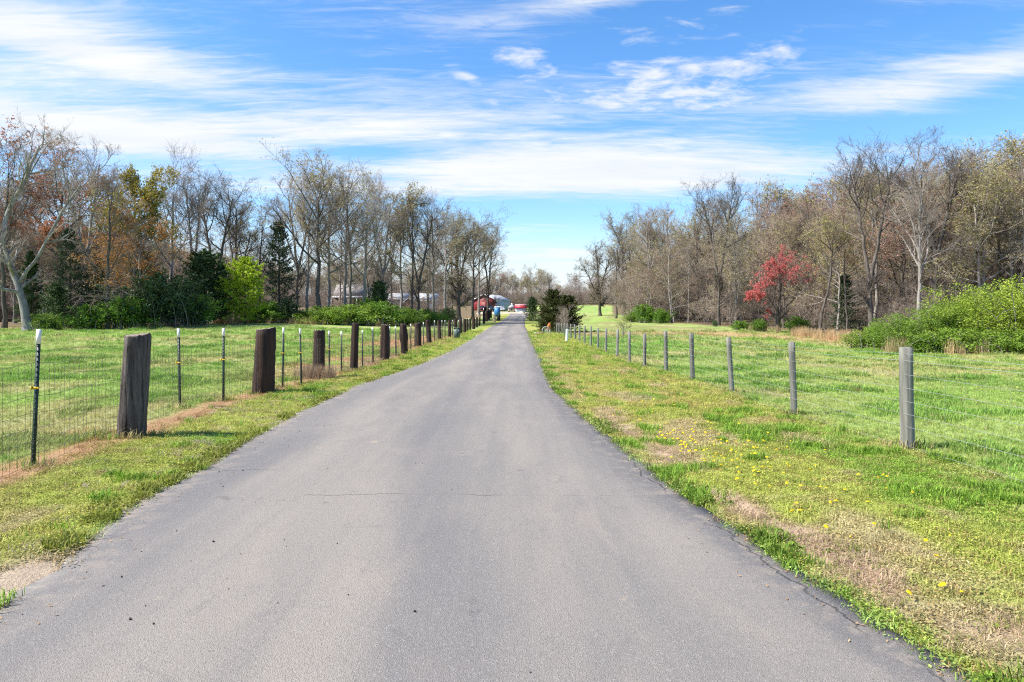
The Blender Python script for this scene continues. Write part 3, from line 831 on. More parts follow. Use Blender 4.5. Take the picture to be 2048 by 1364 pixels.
# the leaning pale tree at the far left, the reddish maple, a sapling, the slanted trunk on the right
make_tree('leaner', 31, [[(1.2, 0, 0), (.55, 0, 3.2), (-.5, 0, 6.5), (-1.4, 0, 9.0)], [(-1.4, 0, 8.9), (-1.3, .3, 12), (0.6, .5, 16), (2.0, .4, 19)], [(0.1, 0, 4.9), (2.2, .2, 8.0), (4.6, .2, 12.5), (6.4, .1, 15)], [(-1.4, 0, 8.9), (-3.0, -.4, 13), (-3.6, -.6, 18)]],
          [0.46, .27, .19, .2], [(4, .3, .8, 42, .40), (5, .55, .99, 34, .36)], 'bark_pale', 'twig_grey', k2=6, k3=5)
make_tree('maple', 32, [[(0, 0, 0), (-.1, 0, 2.4), (0, 0, 4.2)], [(0, 0, 4), (-2.0, 0, 6.5), (-3.4, .2, 11)], [(0, 0, 4), (.6, .3, 8), (.4, .3, 13)], [(0, 0, 3.8), (3.2, -.3, 6.2), (5.6, 0, 10)], [(0, 0, 3.2), (-3.6, -.2, 4.6), (-6, 0, 5.6)]],
          [0.55, .2, .22, .2, .17], [(5, .25, .99, 48, .55)], 'bark_dark', 'twig_dark', ('leaf_red', 11000, .115, lambda e: ((e[:, 0] < -0.12) | (e[:, 2] > 0.55)) & (vnoise(e[:, 0] * 20, e[:, 2] * 20, 2.4, 5, 2) > 0.40)), up1=.02, spread=1.2, twig_r=0.016)
make_tree('slant', 33, [[(-2.6, 0, 0), (-1.8, 0, 4), (-.3, 0, 9), (.2, 0, 13), (.2, 0, 16)]], [0.3], [(7, .45, .98, 50, .36), (4, .8, 1, 30, .3)], 'bark_dark', 'twig_grey', ('leaf_bud', 4600, .10, None))
make_tree('sapling', 34, [[(0, 0, 0), (-.5, .1, 6), (-1.8, .2, 15)], [(0, 0, 0), (.6, 0, 6), (2.5, 0, 17)], [(0, 0, 0), (0.1, .5, 7), (.3, .5, 18)], [(0, 0, .2), (-2.4, 0, 8), (-6, 0, 13)], [(0, 0, .2), (2.6, 0, 8), (6.5, .2, 12)]],
          [.35, .3, .3, .28, .28], [(5, .4, 1, 36, .36)], 'bark_grey', 'twig_brown', ('leaf_fresh', 2600, .22, None), k2=4, k3=4, k4=3, twig_r=0.03)


def cone_mesh_tree(key, seed, h, rad, mat, n, size, taper=1.0, base=0.04, lobes=0.0, bark='bark_dark', top=0.0):
    r = np.random.default_rng(seed)
    nb = 190
    tb = np.sort(r.random(nb) ** 0.85)
    env = rad * np.clip((1 - tb) ** taper + top, 0, 1) * np.where(tb < .10, 0.55 + 4.5 * tb, 1)
    ln = env * r.uniform(.5, 1.22, nb) + 0.06
    ab = np.arange(nb) * 2.39996 + r.normal(size=nb) * .5
    slope = r.uniform(-.05, .55, nb) + .5 * tb
    bi = r.integers(0, nb, n); sb = r.uniform(.12, 1, n) ** .75
    wd_ = ln[bi] * .20 * (1.15 - sb) + .05
    rr = ln[bi] * sb; aa_ = ab[bi]
    lat = r.normal(size=n) * wd_
    c = np.stack([rr * np.cos(aa_) - lat * np.sin(aa_), rr * np.sin(aa_) + lat * np.cos(aa_),
                  h * (base + (1 - base) * tb[bi]) + rr * slope[bi] * (.4 + .6 * sb) + r.normal(size=n) * wd_ * .45], 1)
    c = c[c[:, 2] > .02]; c[:, 2] *= np.minimum(1, h / c[:, 2].max())
    lv = np.clip(r.random(len(c)) * .8 + .2 * r.random(nb)[bi[:len(c)]], 0, 1)
    mb = MB()
    mb.tube([(0, 0, -0.3), (0.03, 0, h * .5), (0, 0, h * .93)], [max(.04, h * .016), h * .010, .012], 7)
    for i in range(26):
        zz = h * (0.06 + 0.8 * r.random()); aa = r.random() * 6.28; ee = rad * (1 - zz / h) * .85
        mb.tube([(0, 0, zz), (ee * math.cos(aa), ee * math.sin(aa), zz + ee * .15)], [.03, .01], 4, False)
    d = {'trunk': mb.mesh('trunk', M[bark], True), 'crown': leaves_mesh('crown', c, size, M[mat], r, 0.1, 0.42, lv), 'foliage': None, 'h': h}
    TREES[key] = d


cone_mesh_tree('cedar_a', 41, 10, 2.6, 'leaf_cedar', 9000, .14, .75)
cone_mesh_tree('cedar_b', 42, 8, 3.0, 'leaf_cedar', 9000, .14, .55, top=.08)
cone_mesh_tree('cedar_grey', 43, 12, 3.0, 'leaf_cedar_gr', 7500, .14, .6)
cone_mesh_tree('cedar_bronze', 44, 7, 3.0, 'leaf_cedar_br', 20000, .105, .62, top=.10)
cone_mesh_tree('cedar_small', 45, 4.4, 2.0, 'leaf_cedar', 8000, .09, .62, base=.01)
cone_mesh_tree('lime', 46, 7.4, 3.1, 'leaf_lime', 8500, .13, .55, base=.08, top=.05)


def make_bush(key, seed, w_, h_, mat, n, size, lob=9, stems=14):
    r = np.random.default_rng(seed)
    nsht = lob * 13
    b0 = np.stack([r.normal(size=nsht) * w_ * .20, r.normal(size=nsht) * w_ * .16], 1)
    az_ = r.random(nsht) * 6.283; out = w_ * r.uniform(.05, .42, nsht); hh = h_ * r.uniform(.45, 1.12, nsht) * (1 - .35 * (np.hypot(b0[:, 0], b0[:, 1]) / w_) * 2).clip(.3, 1)

    def shoot(k_, s_):
        ou = out[k_] * s_ ** 1.6
        return np.stack([b0[k_, 0] + np.cos(az_[k_]) * ou, b0[k_, 1] + np.sin(az_[k_]) * ou, hh[k_] * (1.55 * s_ - .55 * s_ ** 3.0)], -1)
    k_ = r.integers(0, nsht, n); s_ = r.uniform(.12, 1, n) ** .8
    c = shoot(k_, s_) + r.normal(size=(n, 3)) * (np.array([.055, .055, .045]) * w_ * (1.15 - .75 * s_)[:, None])
    kk_ = k_[c[:, 2] > 0.02]
    c = c[c[:, 2] > 0.02]
    mb = MB()
    for i in range(stems * 4):
        ss = np.linspace(0, .9, 5); P_ = shoot(np.full(5, i % nsht), ss); P_[0, 2] = -.15
        mb.tube(P_, np.linspace(.028, .006, 5), 4, False)
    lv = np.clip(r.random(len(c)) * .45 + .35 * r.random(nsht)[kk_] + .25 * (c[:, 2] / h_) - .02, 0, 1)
    TREES[key] = {'trunk': mb.mesh('stems', M['bark_grey'], True), 'crown': leaves_mesh('leaves', c, size, M[mat], r, .35, .55, lv), 'foliage': None, 'h': float(c[:, 2].max())}


make_bush('bush_fresh', 51, 5.0, 3.4, 'leaf_fresh', 24000, .044, 12)
make_bush('bush_fresh2', 52, 4.2, 3.0, 'leaf_mid', 19000, .044, 10)
make_bush('bush_green', 53, 4.0, 2.6, 'leaf_green', 7500, .085, 9)
make_bush('bush_green2', 54, 3.4, 2.2, 'leaf_green', 6500, .085, 8)
make_bush('bush_dark', 55, 4.6, 4.2, 'leaf_cedar', 8500, .10, 10)
make_bush('bramble', 56, 4.0, 1.8, 'leaf_mid', 9500, .062, 10)


def place(key, px, D, top=None, label='', cat='tree', name='bare_tree', rot=None, group=None, h=None, wide=1.0, sink=0.12):
    """stand a plant on the ground at a photo column and a distance; its height from the photo row of its top"""
    d = TREES[key]
    x, y = X(px, D), D
    gz = ground(x, y)
    if h is None: h = ZZ(top, D) - gz
    if name.endswith('tree') and cat == 'tree' and top is not None: h *= 1.045
    s = h / d['h']
    e = thing(name, label, cat, (x, y, gz - sink * min(1, s)), random.uniform(0, 6.28) if rot is None else rot, group)
    e.scale = (s * wide, s * wide, s)
    shrub = name.endswith('bush') or name.endswith('shrub') or name == 'bramble'
    link('stems' if shrub else 'trunk', d['trunk'], e)
    link('leaves' if shrub else 'crown', d['crown'], e)
    if d['foliage']: link('foliage', d['foliage'], e)
    return e


random.seed(5)
# --- left wood, from the left frame edge towards the road
place('leaner', 34, 64, 222, 'pale-barked leaning tree in front of the wood at the far left', name='leaning_tree', rot=0.0)
place('rust', 118, 78, 285, 'tall tree holding rust brown leaves behind the leaning tree', name='rust_leaved_tree', rot=.5)
place('rust', -60, 76, 240, 'rust brown leaved tree cut by the left edge of the picture', name='rust_leaved_tree', rot=2.5)
place('tall_c', 8, 70, 250, 'dark straight bare trunk at the left picture edge', rot=1)
place('fork_b', 178, 74, 262, 'bare tree with dense twiggy top left of the olive-leaved tree', rot=.3)
place('tall_c', 214, 66, 330, 'dark slender trunk rising from the bright green bush at the left', rot=2)
make_tree('autumn_top', 61, [S(15, (.4, .2), curve=.3)], [0.2], [(6, .3, .6, 50, .40), (9, .5, .98, 40, .36)], 'bark_grey', 'twig_brown', ('leaf_olive', 10000, .15, lambda e: (e[:, 2] > 0.55)))
make_tree('autumn_low', 62, [S(13, (-.3, .2), curve=-.4)], [0.17], [(9, .25, .7, 58, .42), (6, .5, .98, 44, .36)], 'bark_grey', 'twig_brown', ('leaf_orange', 6000, .13, lambda e: (e[:, 2] > 0.3)))
place('autumn_top', 262, 74, 335, 'tree with olive yellow young leaves left of the bare grey trees', name='olive_leaved_tree', rot=.2, wide=.72)
place('autumn_low', 288, 71, 405, 'orange leaved tree below the olive yellow crown', name='orange_leaved_tree', rot=1.2, wide=1.15)
place('tall_a', 338, 84, 288, 'tallest bare grey tree just right of the olive-leaved tree', rot=.4)
place('fork_b', 385, 86, 330, 'bare forked tree above the dark cedar clump', rot=2.2)
place('fork_a', 432, 90, 345, 'dark bare tree with two curved stems above the lime green tree', rot=3.0, wide=1.15)
place('oak', 470, 96, 372, 'bare wide-armed tree leaning right above the lime green tree', rot=2.6, wide=.8)
place('tall_c', 520, 96, 395, 'thin bare tree left of the narrow dark cedar', rot=.6)
for i, (px, D, tp, k_) in enumerate([(90, 90, 330, 'brushy_b'), (160, 92, 320, 'tall_b'), (30, 92, 300, 'brushy_a'), (240, 90, 360, 'brushy_c'), (300, 94, 380, 'brushy_b'), (-40, 88, 280, 'brushy_c'), (-110, 80, 250, 'tall_a'),
                                     (60, 110, 330, 'tall_a'), (200, 112, 370, 'budred'), (360, 112, 420, 'brushy_b'), (410, 115, 440, 'brushy_a'), (455, 118, 450, 'brushy_b'), (500, 118, 450, 'brushy_c'), (545, 120, 440, 'brushy_a')]):
    place(k_, px, D, tp, 'one of the bare trees standing deeper in the wood on the left', group='inner trees of the left wood', rot=i * 1.3)
# evergreens and green shrubs along its foot
place('cedar_grey', 140, 72, 455, 'grey green cedar behind the leaning tree', name='cedar_tree', cat='cedar', rot=1)
place('cedar_a', 62, 76, 500, 'dark cedar in the shade behind the leaning trunk', name='cedar_tree', cat='cedar', rot=2)
place('cedar_b', 112, 69, 560, 'low dark cedar right of the leaning trunk', name='cedar_tree', cat='cedar', rot=3)
place('cedar_a', 195, 74, 500, 'dark cedar left of the slender dark trunk', name='cedar_tree', cat='cedar', rot=4)
place('bush_dark', 322, 70, 528, 'big rounded dark green bush below the orange leaves', name='dark_bush', cat='bush', rot=1, wide=1.1)
place('cedar_b', 285, 78, 500, 'dark cedar under the orange-leaved tree', name='cedar_tree', cat='cedar', rot=5)
place('cedar_b', 408, 80, 495, 'broad very dark cedar left of the lime green tree', name='cedar_tree', cat='cedar', rot=1.5, wide=1.2)
place('cedar_a', 445, 84, 520, 'dark cedar directly behind the lime green tree', name='cedar_tree', cat='cedar', rot=2.5)
place('lime', 490, 80, 515, 'small bright lime green tree at the edge of the left field', name='lime_green_tree', rot=1)
place('cedar_grey', 558, 92, 440, 'tall narrow cedar standing among bare trees', name='cedar_tree', cat='cedar', rot=.7, wide=.95)
place('bush_green', 250, 67, 588, 'bright green bush at the foot of the slender dark trunk', name='green_bush', cat='bush', rot=0)
place('bush_green2', 180, 66, 605, 'mid green bush between leaning trunk and bright green bush', name='green_bush', cat='bush', rot=1)
place('bramble', 95, 65, 622, 'low yellowish green bush right beside the leaning trunk', name='green_bush', cat='bush', rot=2)
place('bush_green', 392, 74, 585, 'glossy green bush left of the lime green tree', name='green_bush', cat='bush', rot=2)
place('bush_dark', 345, 73, 570, 'dark bush next to the glossy green bush', name='dark_bush', cat='bush', rot=4)
place('bush_dark', 575, 88, 592, 'low dark bush at the foot of the narrow cedar', name='dark_bush', cat='bush', rot=2)
place('bush_green2', 532, 86, 600, 'small dull green bush right of the lime green tree', name='green_bush', cat='bush', rot=2.4)

# --- the row of bare trees between the left field and the houses
row = [(612, 94, 352, 'tall_a', 'first tall bare tree right of the narrow cedar'), (636, 92, 300, 'tall_d', 'tallest bare tree of the row left of the road'),
       (658, 97, 330, 'tall_b', 'bare tree just right of the tallest in the row'), (592, 98, 345, 'fork_b', 'bare tree rising behind the narrow cedar'),
       (700, 86, 335, 'tall_c', 'dark slightly leaning trunk rooted in front of the green brambles'), (690, 98, 325, 'tall_b', 'bare tree behind the slightly leaning dark trunk'),
       (727, 94, 345, 'tall_a', 'pale grey straight trunk left of the ivy bush'), (770, 102, 368, 'fork_b', 'forked bare tree above the ivy bush'),
       (802, 106, 372, 'olive', 'bare tree with olive buds behind the fifth stout post'), (823, 104, 380, 'tall_c', 'dark straight trunk left of the thick-limbed tree'),
       (838, 107, 385, 'fork_a', 'dark tree with thick low limbs in the row left of the road'), (868, 114, 385, 'tall_a', 'pale trunk near the middle of the row left of the road'),
       (890, 120, 405, 'tall_b', 'bare tree left of the heavy wide-branched one'), (918, 126, 415, 'oak', 'heavy wide-branched bare tree near the red barn'),
       (945, 134, 432, 'tall_d', 'bare tree just left of the red barn'), (976, 140, 440, 'fork_a', 'bare tree in front of the red barn, last of the row'),
       (958, 150, 445, 'tall_b', 'bare tree behind the last two of the row'), (745, 112, 360, 'brushy_a', 'thin bare tree behind the pale straight trunk'), (784, 125, 400, 'tall_a', 'bare tree further back above the ivy bush'),
       (855, 130, 410, 'brushy_c', 'thin budding tree deep in the row'), (905, 140, 430, 'tall_c', 'thin dark tree deep in the row by the barn'), (675, 118, 370, 'brushy_c', 'thin budding tree far behind the brambles')]
for i, (px, D, tp, k_, lb) in enumerate(row):
    place(k_, px, D, tp, lb, rot=i * 0.9 + .3, group='row of bare trees left of the road')
make_tree('ivy', 63, [S(9, (.2, 0)), ], [.22], [(8, .2, .95, 50, .22)], 'bark_dark', 'twig_dark', None, k2=3, k3=3, k4=2)
place('cedar_b', 758, 96, 558, 'dark ivy-covered clump among the green brambles', name='ivy_bush', cat='bush', rot=1, wide=1.0)
bl = ['leftmost of the green brambles under the bare trees', 'second green bramble from the left under the bare trees', 'bramble left of the dark leaning trunk', 'bramble right of the dark leaning trunk',
      'green bramble below the ivy clump', 'green bramble right of the ivy clump', 'green bramble behind the fifth and sixth stout posts', 'last green bramble towards the red barn', 'dark shrub behind the row of stout posts near the barn',
      'green shrub standing tall left of the ivy clump']
for i, (px, D, tp, k_, wd) in enumerate([(630, 90, 612, 'bramble', 1.5), (662, 88, 606, 'bramble', 1.5), (690, 90, 610, 'bush_green2', 1.3), (722, 88, 604, 'bramble', 1.5), (764, 90, 600, 'bush_green', 1.2), (800, 92, 612, 'bramble', 1.4),
                                        (838, 98, 614, 'bramble', 1.4), (868, 104, 620, 'bramble', 1.2), (898, 112, 610, 'bush_dark', .9), (742, 94, 590, 'bush_green', .9)]):
    place(k_, px, D, tp, bl[i], 'bush', 'bramble' if k_ == 'bramble' else 'green_bush', rot=i * 1.1, wide=wd)

for i, (px, D, hh) in enumerate([(655, 112, 4.5), (672, 116, 5.5), (690, 118, 5), (708, 114, 4.5), (724, 118, 5.5), (780, 122, 5), (800, 128, 5.5), (818, 124, 4.5), (845, 130, 5.5), (868, 134, 5), (885, 138, 5)]):
    place('thicket', px, D, None, 'one of the leafless shrubs in front of the houses behind the bare row', 'shrub', 'bare_shrub', group='leafless shrubs before the houses', h=hh, rot=i, wide=1.3)
# --- right side: lone oak, pair, wood edge
place('oak', 1200, 128, 470, 'lone bare oak with a low left limb on the right field', name='lone_oak', rot=.2, wide=.92)
place('tall_c', 1232, 118, 440, 'dark thin upright bare tree right of the lone oak', rot=.5)
place('tall_d', 1248, 124, 425, 'bare tree with arching limbs right of the thin upright one', rot=1.5)
place('fork_b', 1300, 104, 408, 'bare tree with wide forked crown at the start of the right wood', rot=.8)
place('fork_a', 1437, 84, 345, 'tall dark twin-stemmed bare tree towering over the right wood edge', name='twin_stemmed_tree', rot=.05, wide=.85)
place('maple', 1556, 70, 497, 'small tree with bright red spring foliage at the right wood edge', name='red_leaved_tree', rot=0, wide=.86)
place('slant', 1662, 62, 410, 'slanted dark tree right of the red-leaved tree', name='slanted_tree', rot=0, wide=.8)
place('fork_a', 1742, 58, 275, 'tall dark forked tree with a broken knob at its top in the right wood', rot=2.1)
place('tall_a', 1836, 52, 300, 'straight pale grey trunk above the bright green thicket', rot=.3)
place('vee', 1868, 57, 265, 'dark tree dividing in a wide V behind the pale grey trunk', rot=.1)
place('tall_b', 1968, 58, 300, 'bare tree near the right picture edge', rot=1.2)
place('olive', 2040, 60, 258, 'tree with greenish buds cut by the right picture edge', name='budding_tree', rot=2.0)
place('budred', 1600, 86, 360, 'tree with reddish buds behind the red-leaved tree', name='budding_tree', rot=.4)
place('olive', 1700, 80, 342, 'tree with pale olive buds left of the tall dark forked tree', name='budding_tree', rot=1.4)
place('brushy_b', 1345, 94, 470, 'brownish twiggy small tree left of the twin-stemmed tree', rot=.4, wide=1.2)
place('brushy_b', 1290, 100, 520, 'reddish twiggy small tree right of the lone oak', rot=2.4, wide=1.4)
wood_top = np.array([(1225, 445), (1290, 415), (1340, 405), (1385, 400), (1450, 400), (1500, 392), (1600, 362), (1680, 345), (1740, 330), (1800, 315), (1880, 300), (1940, 295), (2048, 275), (2300, 250)], float)
keys = ['slender_a', 'slender_b', 'slender_c', 'tall_a', 'slender_a', 'tall_c', 'slender_c', 'budred', 'olive', 'fork_b', 'brushy_c', 'tall_b', 'brushy_b', 'slender_b', 'tall_d', 'olive', 'slender_a']
r_ = np.random.default_rng(77)
px = 1262.0; i = 0
while px < 2290:
    for lay in range(4 if px > 1500 else 3):
        D = np.interp(px, RW[:, 0], RW[:, 1]) + 4 + lay * 13 + r_.uniform(0, 9) + (12 if px > 1720 else 0)
        pj = px + r_.uniform(-14, 14)
        tp = np.interp(pj, wood_top[:, 0], wood_top[:, 1]) + r_.uniform(-25, 70) + (30 if lay == 0 else 0)
        hh = min(ZZ(tp, D) - ground(X(pj, D), D), 30)
        place(keys[int(r_.integers(0, len(keys)))], pj, D, None, 'one of the many bare twiggy trees crowding the wood right of the road', group='trees of the right wood', rot=r_.uniform(0, 6.28), h=hh)
    px += r_.uniform(20, 34); i += 1
for px in np.arange(1268, 2260, 20):
    D = np.interp(px, RW[:, 0], RW[:, 1]) + r_.uniform(7, 28) + (16 if px > 1700 else 0)
    place(['brushy_a', 'brushy_b', 'brushy_c', 'thicket'][int(r_.integers(0, 4))], px + r_.uniform(-8, 8), D, None, 'one of the small brushy trees of the understorey in the right wood', group='understorey of the right wood', rot=r_.uniform(0, 6.28), h=r_.uniform(6.0, 11.5), wide=r_.uniform(1.1, 1.6))
for px in np.arange(1275, 2240, 27):
    D = np.interp(px, RW[:, 0], RW[:, 1]) + r_.uniform(3, 14) + (10 if px > 1700 else 0)
    place('thicket', px + r_.uniform(-8, 8), D, None, 'one of the leafless brown thickets filling the foot of the right wood', 'shrub', 'bare_shrub', group='leafless thickets of the right wood', rot=r_.uniform(0, 6.28), h=r_.uniform(2.6, 5.6), wide=r_.uniform(1.0, 1.5))
# green growth along the right wood edge
for px, D, tp, k_, wd, nm, lb in [(1800, 38, 622, 'bush_fresh2', 1.0, 'green_bush', 'leftmost bright green thicket on the right field edge'), (1880, 38, 598, 'bush_fresh2', 1.0, 'green_bush', 'bright green thicket below the pale grey trunk'),
                                  (1958, 38, 562, 'bush_fresh', 1.15, 'green_bush', 'largest bright green thicket near the right picture edge'), (2062, 37, 540, 'bush_fresh', 1.1, 'green_bush', 'bright green thicket cut by the right picture edge'),
                                  (1915, 41, 590, 'bush_fresh2', 1.1, 'green_bush', 'bright green thicket in the gap behind the front thickets'), (2130, 36, 560, 'bush_fresh', 1.1, 'green_bush', 'bright green thicket just outside the right picture edge'),
                                  (1765, 47, 640, 'bush_fresh2', .8, 'green_bush', 'small bright green bush at the left end of the green thickets'),
                                  (1480, 74, 640, 'bush_green2', 1.2, 'green_bush', 'low dark green bush left of the red-leaved tree'), (1520, 71, 636, 'bush_green', .9, 'green_bush', 'low green bush at the foot of the red-leaved tree'),
                                  (1595, 72, 630, 'bush_green2', 1.0, 'green_bush', 'low green bush right of the red-leaved trunk'), (1325, 94, 615, 'bush_green', 1.0, 'green_bush', 'green bush at the foot of the wood left of the twin-stemmed tree'),
                                  (1290, 98, 605, 'bush_green', 1.0, 'green_bush', 'green bush below the reddish twiggy tree'), (1270, 102, 622, 'bramble', .9, 'green_bush', 'small light green bush nearest the lone oak'),
                                  (1430, 80, 638, 'bush_dark', .7, 'dark_bush', 'small dark bush at the foot of the twin-stemmed tree')]:
    place(k_, px, D, tp, lb, 'bush', nm, rot=px * .7, wide=wd)
for px, D, hh, lb in [(1768, 40, 1.5, 'low green scrub at the left foot of the bright thickets'), (1842, 36.5, 1.3, 'low green scrub in front of the thicket below the pale trunk'), (1925, 35.5, 1.5, 'low green scrub in front of the largest bright thicket'), (2015, 34.5, 1.4, 'low green scrub near the right picture edge')]:
    place('bramble', px, D, None, lb, 'bush', 'green_bush', rot=px, h=hh, wide=1.35)
place('cedar_grey', 1690, 66, 548, 'dull green cedar between the slanted tree and the green thickets', 'cedar', 'cedar_tree', rot=.7, wide=1.5)
# --- middle: cedars by the road end, sapling
place('cedar_bronze', 1106, 68, 576, 'bronze green cedar at the end of the right fence', 'cedar', 'cedar_tree', rot=.3, wide=1.0)
place('cedar_bronze', 1134, 70, 588, 'lower bronze cedar merged to the right of the big one', 'cedar', 'cedar_tree', rot=2.3, wide=1.25)
place('cedar_bronze', 1091, 69, 608, 'smallest bronze cedar leaning over the verge', 'cedar', 'cedar_tree', rot=4.3, wide=1.05)
place('thicket', 1128, 65.5, 603, 'bare grey twiggy shrub in front of the bronze cedars', 'shrub', 'bare_shrub', rot=1.3, wide=.9)
place('cedar_small', 1064, 122, 592, 'small dark conical evergreen beside the road end', 'cedar', 'cedar_tree', rot=.3, wide=.95)
place('sapling', 1247, 58, 622, 'small vase-shaped sapling in the right paddock', 'sapling', 'sapling', rot=.1, wide=.8)
# ------------------------------------------------------------------ fences
# stout sawn-off poles along the left verge: (centre column, width, top row, base row, lean in columns, grey?)
poles = [(262, 52, 672, 880, 14, 1), (527, 42, 660, 790, 6, 0), (637, 23, 662, 757, 2, 0), (708, 15, 648, 743, 3, 0), (769, 18, 650, 722, 1, 0), (809, 15, 648, 709.5, -3, 0),
         (836, 13, 645.6, 693.5, 0, 0), (858.5, 9.5, 640, 687, -3, 0), (879, 7.5, 641, 680, -1, 0), (899, 6.3, 640.6, 675, 0, 0), (911, 6.2, 639, 672, 0, 0), (921, 6.0, 639, 669, 0, 0),
         (929.5, 6, 638, 666.5, 0, 0), (934.5, 4.0, 637.5, 664, 0, 0), (940.5, 4.6, 637, 661.5, 0, 0), (947, 6.4, 635.6, 658.5, 0, 0), (954, 4.2, 634.5, 655, 0, 0), (958.5, 3.8, 634.5, 652, 1, 0),
         (968, 5.5, 622.5, 647.5, 0, 0), (973, 5, 621.5, 643, 0, 0), (977.5, 5, 621, 639.5, 0, 0), (981.5, 5, 620.5, 636, 0, 0)]
pole_lab = ['nearest stout pole on the left, weathered grey and leaning slightly right', 'widest stout pole, dark brown with a flat sawn top, second from the camera', 'short dark stout pole with dry stems heaped at its foot, third from the camera',
            'slim reddish brown stout pole, fourth from the camera', 'black stout pole, fifth from the camera along the left verge', 'crooked stout pole leaning left with a bulging grey side, sixth from the camera',
            'stout pole in front of the bare orange bank, seventh from the camera', 'slim dark pole leaning left before the orange bank, eighth from the camera', 'round-topped slim pole, ninth from the camera', 'black pole just left of the green utility box',
            'black pole right behind the green utility box', 'black pole just right of the green utility box']
nth = ['thirteenth', 'fourteenth', 'fifteenth', 'sixteenth', 'seventeenth', 'eighteenth', 'nineteenth', 'twentieth', 'twenty-first']
for w_ in nth: pole_lab.append('small black stout pole far down the left verge, %s from the camera' % w_)
pole_lab.append('last and farthest black stout pole before the stacked stone pillar')
_D = np.arange(3, 200, 0.1)
_rows = {}


def dist_for_row(row, xline):
    """distance at which the ground below a line running beside the road shows at a photo row"""
    key = id(xline)
    if key not in _rows:
        _rows[key] = HY + (EYE - H0(np.array([float(xline(d)) for d in _D]), _D)) * FPX / _D
    return float(np.interp(-row, -_rows[key], _D))


pole_xy = []
for i, (px, wd, tp, bs, lean, grey) in enumerate(poles):
    D = dist_for_row(bs, fence_x)
    x = X(px, D); gz = ground(x, D)
    pole_xy.append((x, D))
    h = (bs - tp) / FPX * D; rad = wd / 2 / FPX * D
    r = np.random.default_rng(300 + i)
    ns, nrg = (26, 15) if i < 8 else (14, 7)
    a = np.arange(ns) / ns * 2 * np.pi
    zz = np.append(np.linspace(-0.25, h - .03, nrg - 1), h)
    groove = r.normal(size=ns) * 0.036; knot = r.normal(size=(nrg, ns)) * 0.02
    prof = rad * (1.05 - 0.10 * np.clip(zz / h, 0, 1))
    if i == 5: prof *= 0.86 + 0.26 * np.exp(-((zz / h - .62) / .22) ** 2)
    rr = prof[:, None] * (1 + groove[None] + knot + 0.03 * np.sin(a * 2 + r.random() * 6)[None])
    for q_ in r.integers(0, ns, 4): rr[int(r.integers(0, nrg - 3)):, q_] *= 0.90
    rr[-1] *= 0.93
    lx = lean / FPX * D * np.clip(zz / h, 0, 1.2)
    V = np.stack([rr * np.cos(a) + lx[:, None], rr * np.sin(a), np.broadcast_to(zz[:, None], rr.shape) + (np.arange(nrg) == nrg - 1)[:, None] * (np.cos(a - 1 + i) * rad * (0.10 if i != 8 else 0.3) + r.normal(size=ns) * .008)], -1)
    cen = V[-1].mean(0)
    idx = np.arange(nrg * ns).reshape(nrg, ns)
    q = np.stack([idx[:-1], np.roll(idx[:-1], -1, 1), np.roll(idx[1:], -1, 1), idx[1:]], -1).reshape(-1, 4)
    e = thing('stout_pole', pole_lab[i], 'post', (x, D, gz), 0, 'stout poles along the left verge')
    link('pole', build_mesh('pole', V.reshape(-1, 3), q, None, [M['greywood' if grey else 'creosote']], True), e)
    ring = V[-1]; Vt = np.concatenate([ring, [cen + np.array([0, 0, 0.006])]])
    link('sawn_top', build_mesh('sawn_top', Vt, None, [(j, (j + 1) % ns, ns) for j in range(ns)], [M['endgrain' if i < 5 else 'creosote']]), e)

# wire fence on steel posts
fence = thing('wire_fence', 'rusty woven wire fence on green steel posts along the left field', 'fence', (0, 0, 0))
tposts = [(66, 945, 668, 12), (360, 823, 662, -3), (447, 808, 659, 0), (565, 779, 658, 2), (603, 773, 659, -3), (658.5, 751, 663, 0), (683, 748, 664, 0), (725, 737, 661, 0), (746, 727, 655, -1), (779, 717, 652, 0), (792, 713, 652.5, -1), (821.5, 699, 648, 0),
          (847, 690, 645, 0), (869, 684, 641.5, 0), (884, 678, 641, 0), (890, 676, 640.5, 0), (905, 672, 640, 0), (917, 669, 640, 0), (925, 667, 639, 0), (937, 663, 637, 0), (951, 656, 636, 0)]


def t_section(h, s=1.0):
    mb = MB(); a, b, th = .022 * s, .030 * s, .005 * s
    mb.box(-a, a, -th, th, -.3, h); mb.box(-th * .8, th * .8, th, b, -.3, h)
    for k in range(int(h / 0.055)):                                   # studs on the face
        mb.box(-.006 * s, .006 * s, -th - .006 * s, -th, .08 + k * .055, .10 + k * .055)
    return mb


tp_xy = [(-5.0, 3.4, 1.42)]
for i, (px, bs, tp, lean) in enumerate(tposts):
    D = dist_for_row(bs, fence_x) + 0.06
    x = X(px, D); gz = ground(x, D); h = (bs - tp) / FPX * D
    s_ = 1.0 if i < 8 else 1.25
    e = link('steel_post', t_section(h, s_).mesh('steel_post', M['tpost']), fence, (x, D, gz))
    e.rotation_euler = (0, math.atan2(lean, bs - tp), 0)
    tpm = MB(); a = .0225 * s_; tpm.box(-a, a, -.0115 * s_, .007, h - .15, h + .003); tpm.box(-.006 * s_, .006 * s_, .0071, .032 * s_, h - .15, h + .003)
    link('white_tip', tpm.mesh('white_tip', M['tpwhite']), e)
    if i < 6:
        ins = MB(); zi = h * .58
        ins.box(-.036, .036, -.02, -.0125, zi - .011, zi + .011); ins.box(-.042, -.028, -.036, -.0125, zi - .018, zi + .018); ins.box(.028, .037, -.028, -.0125, zi - .008, zi + .008)
        link('insulator', ins.mesh('insulator', M['yellow']), e)
    tp_xy.append((x, D, h))
tp_xy = sorted(tp_xy, key=lambda p: p[1])
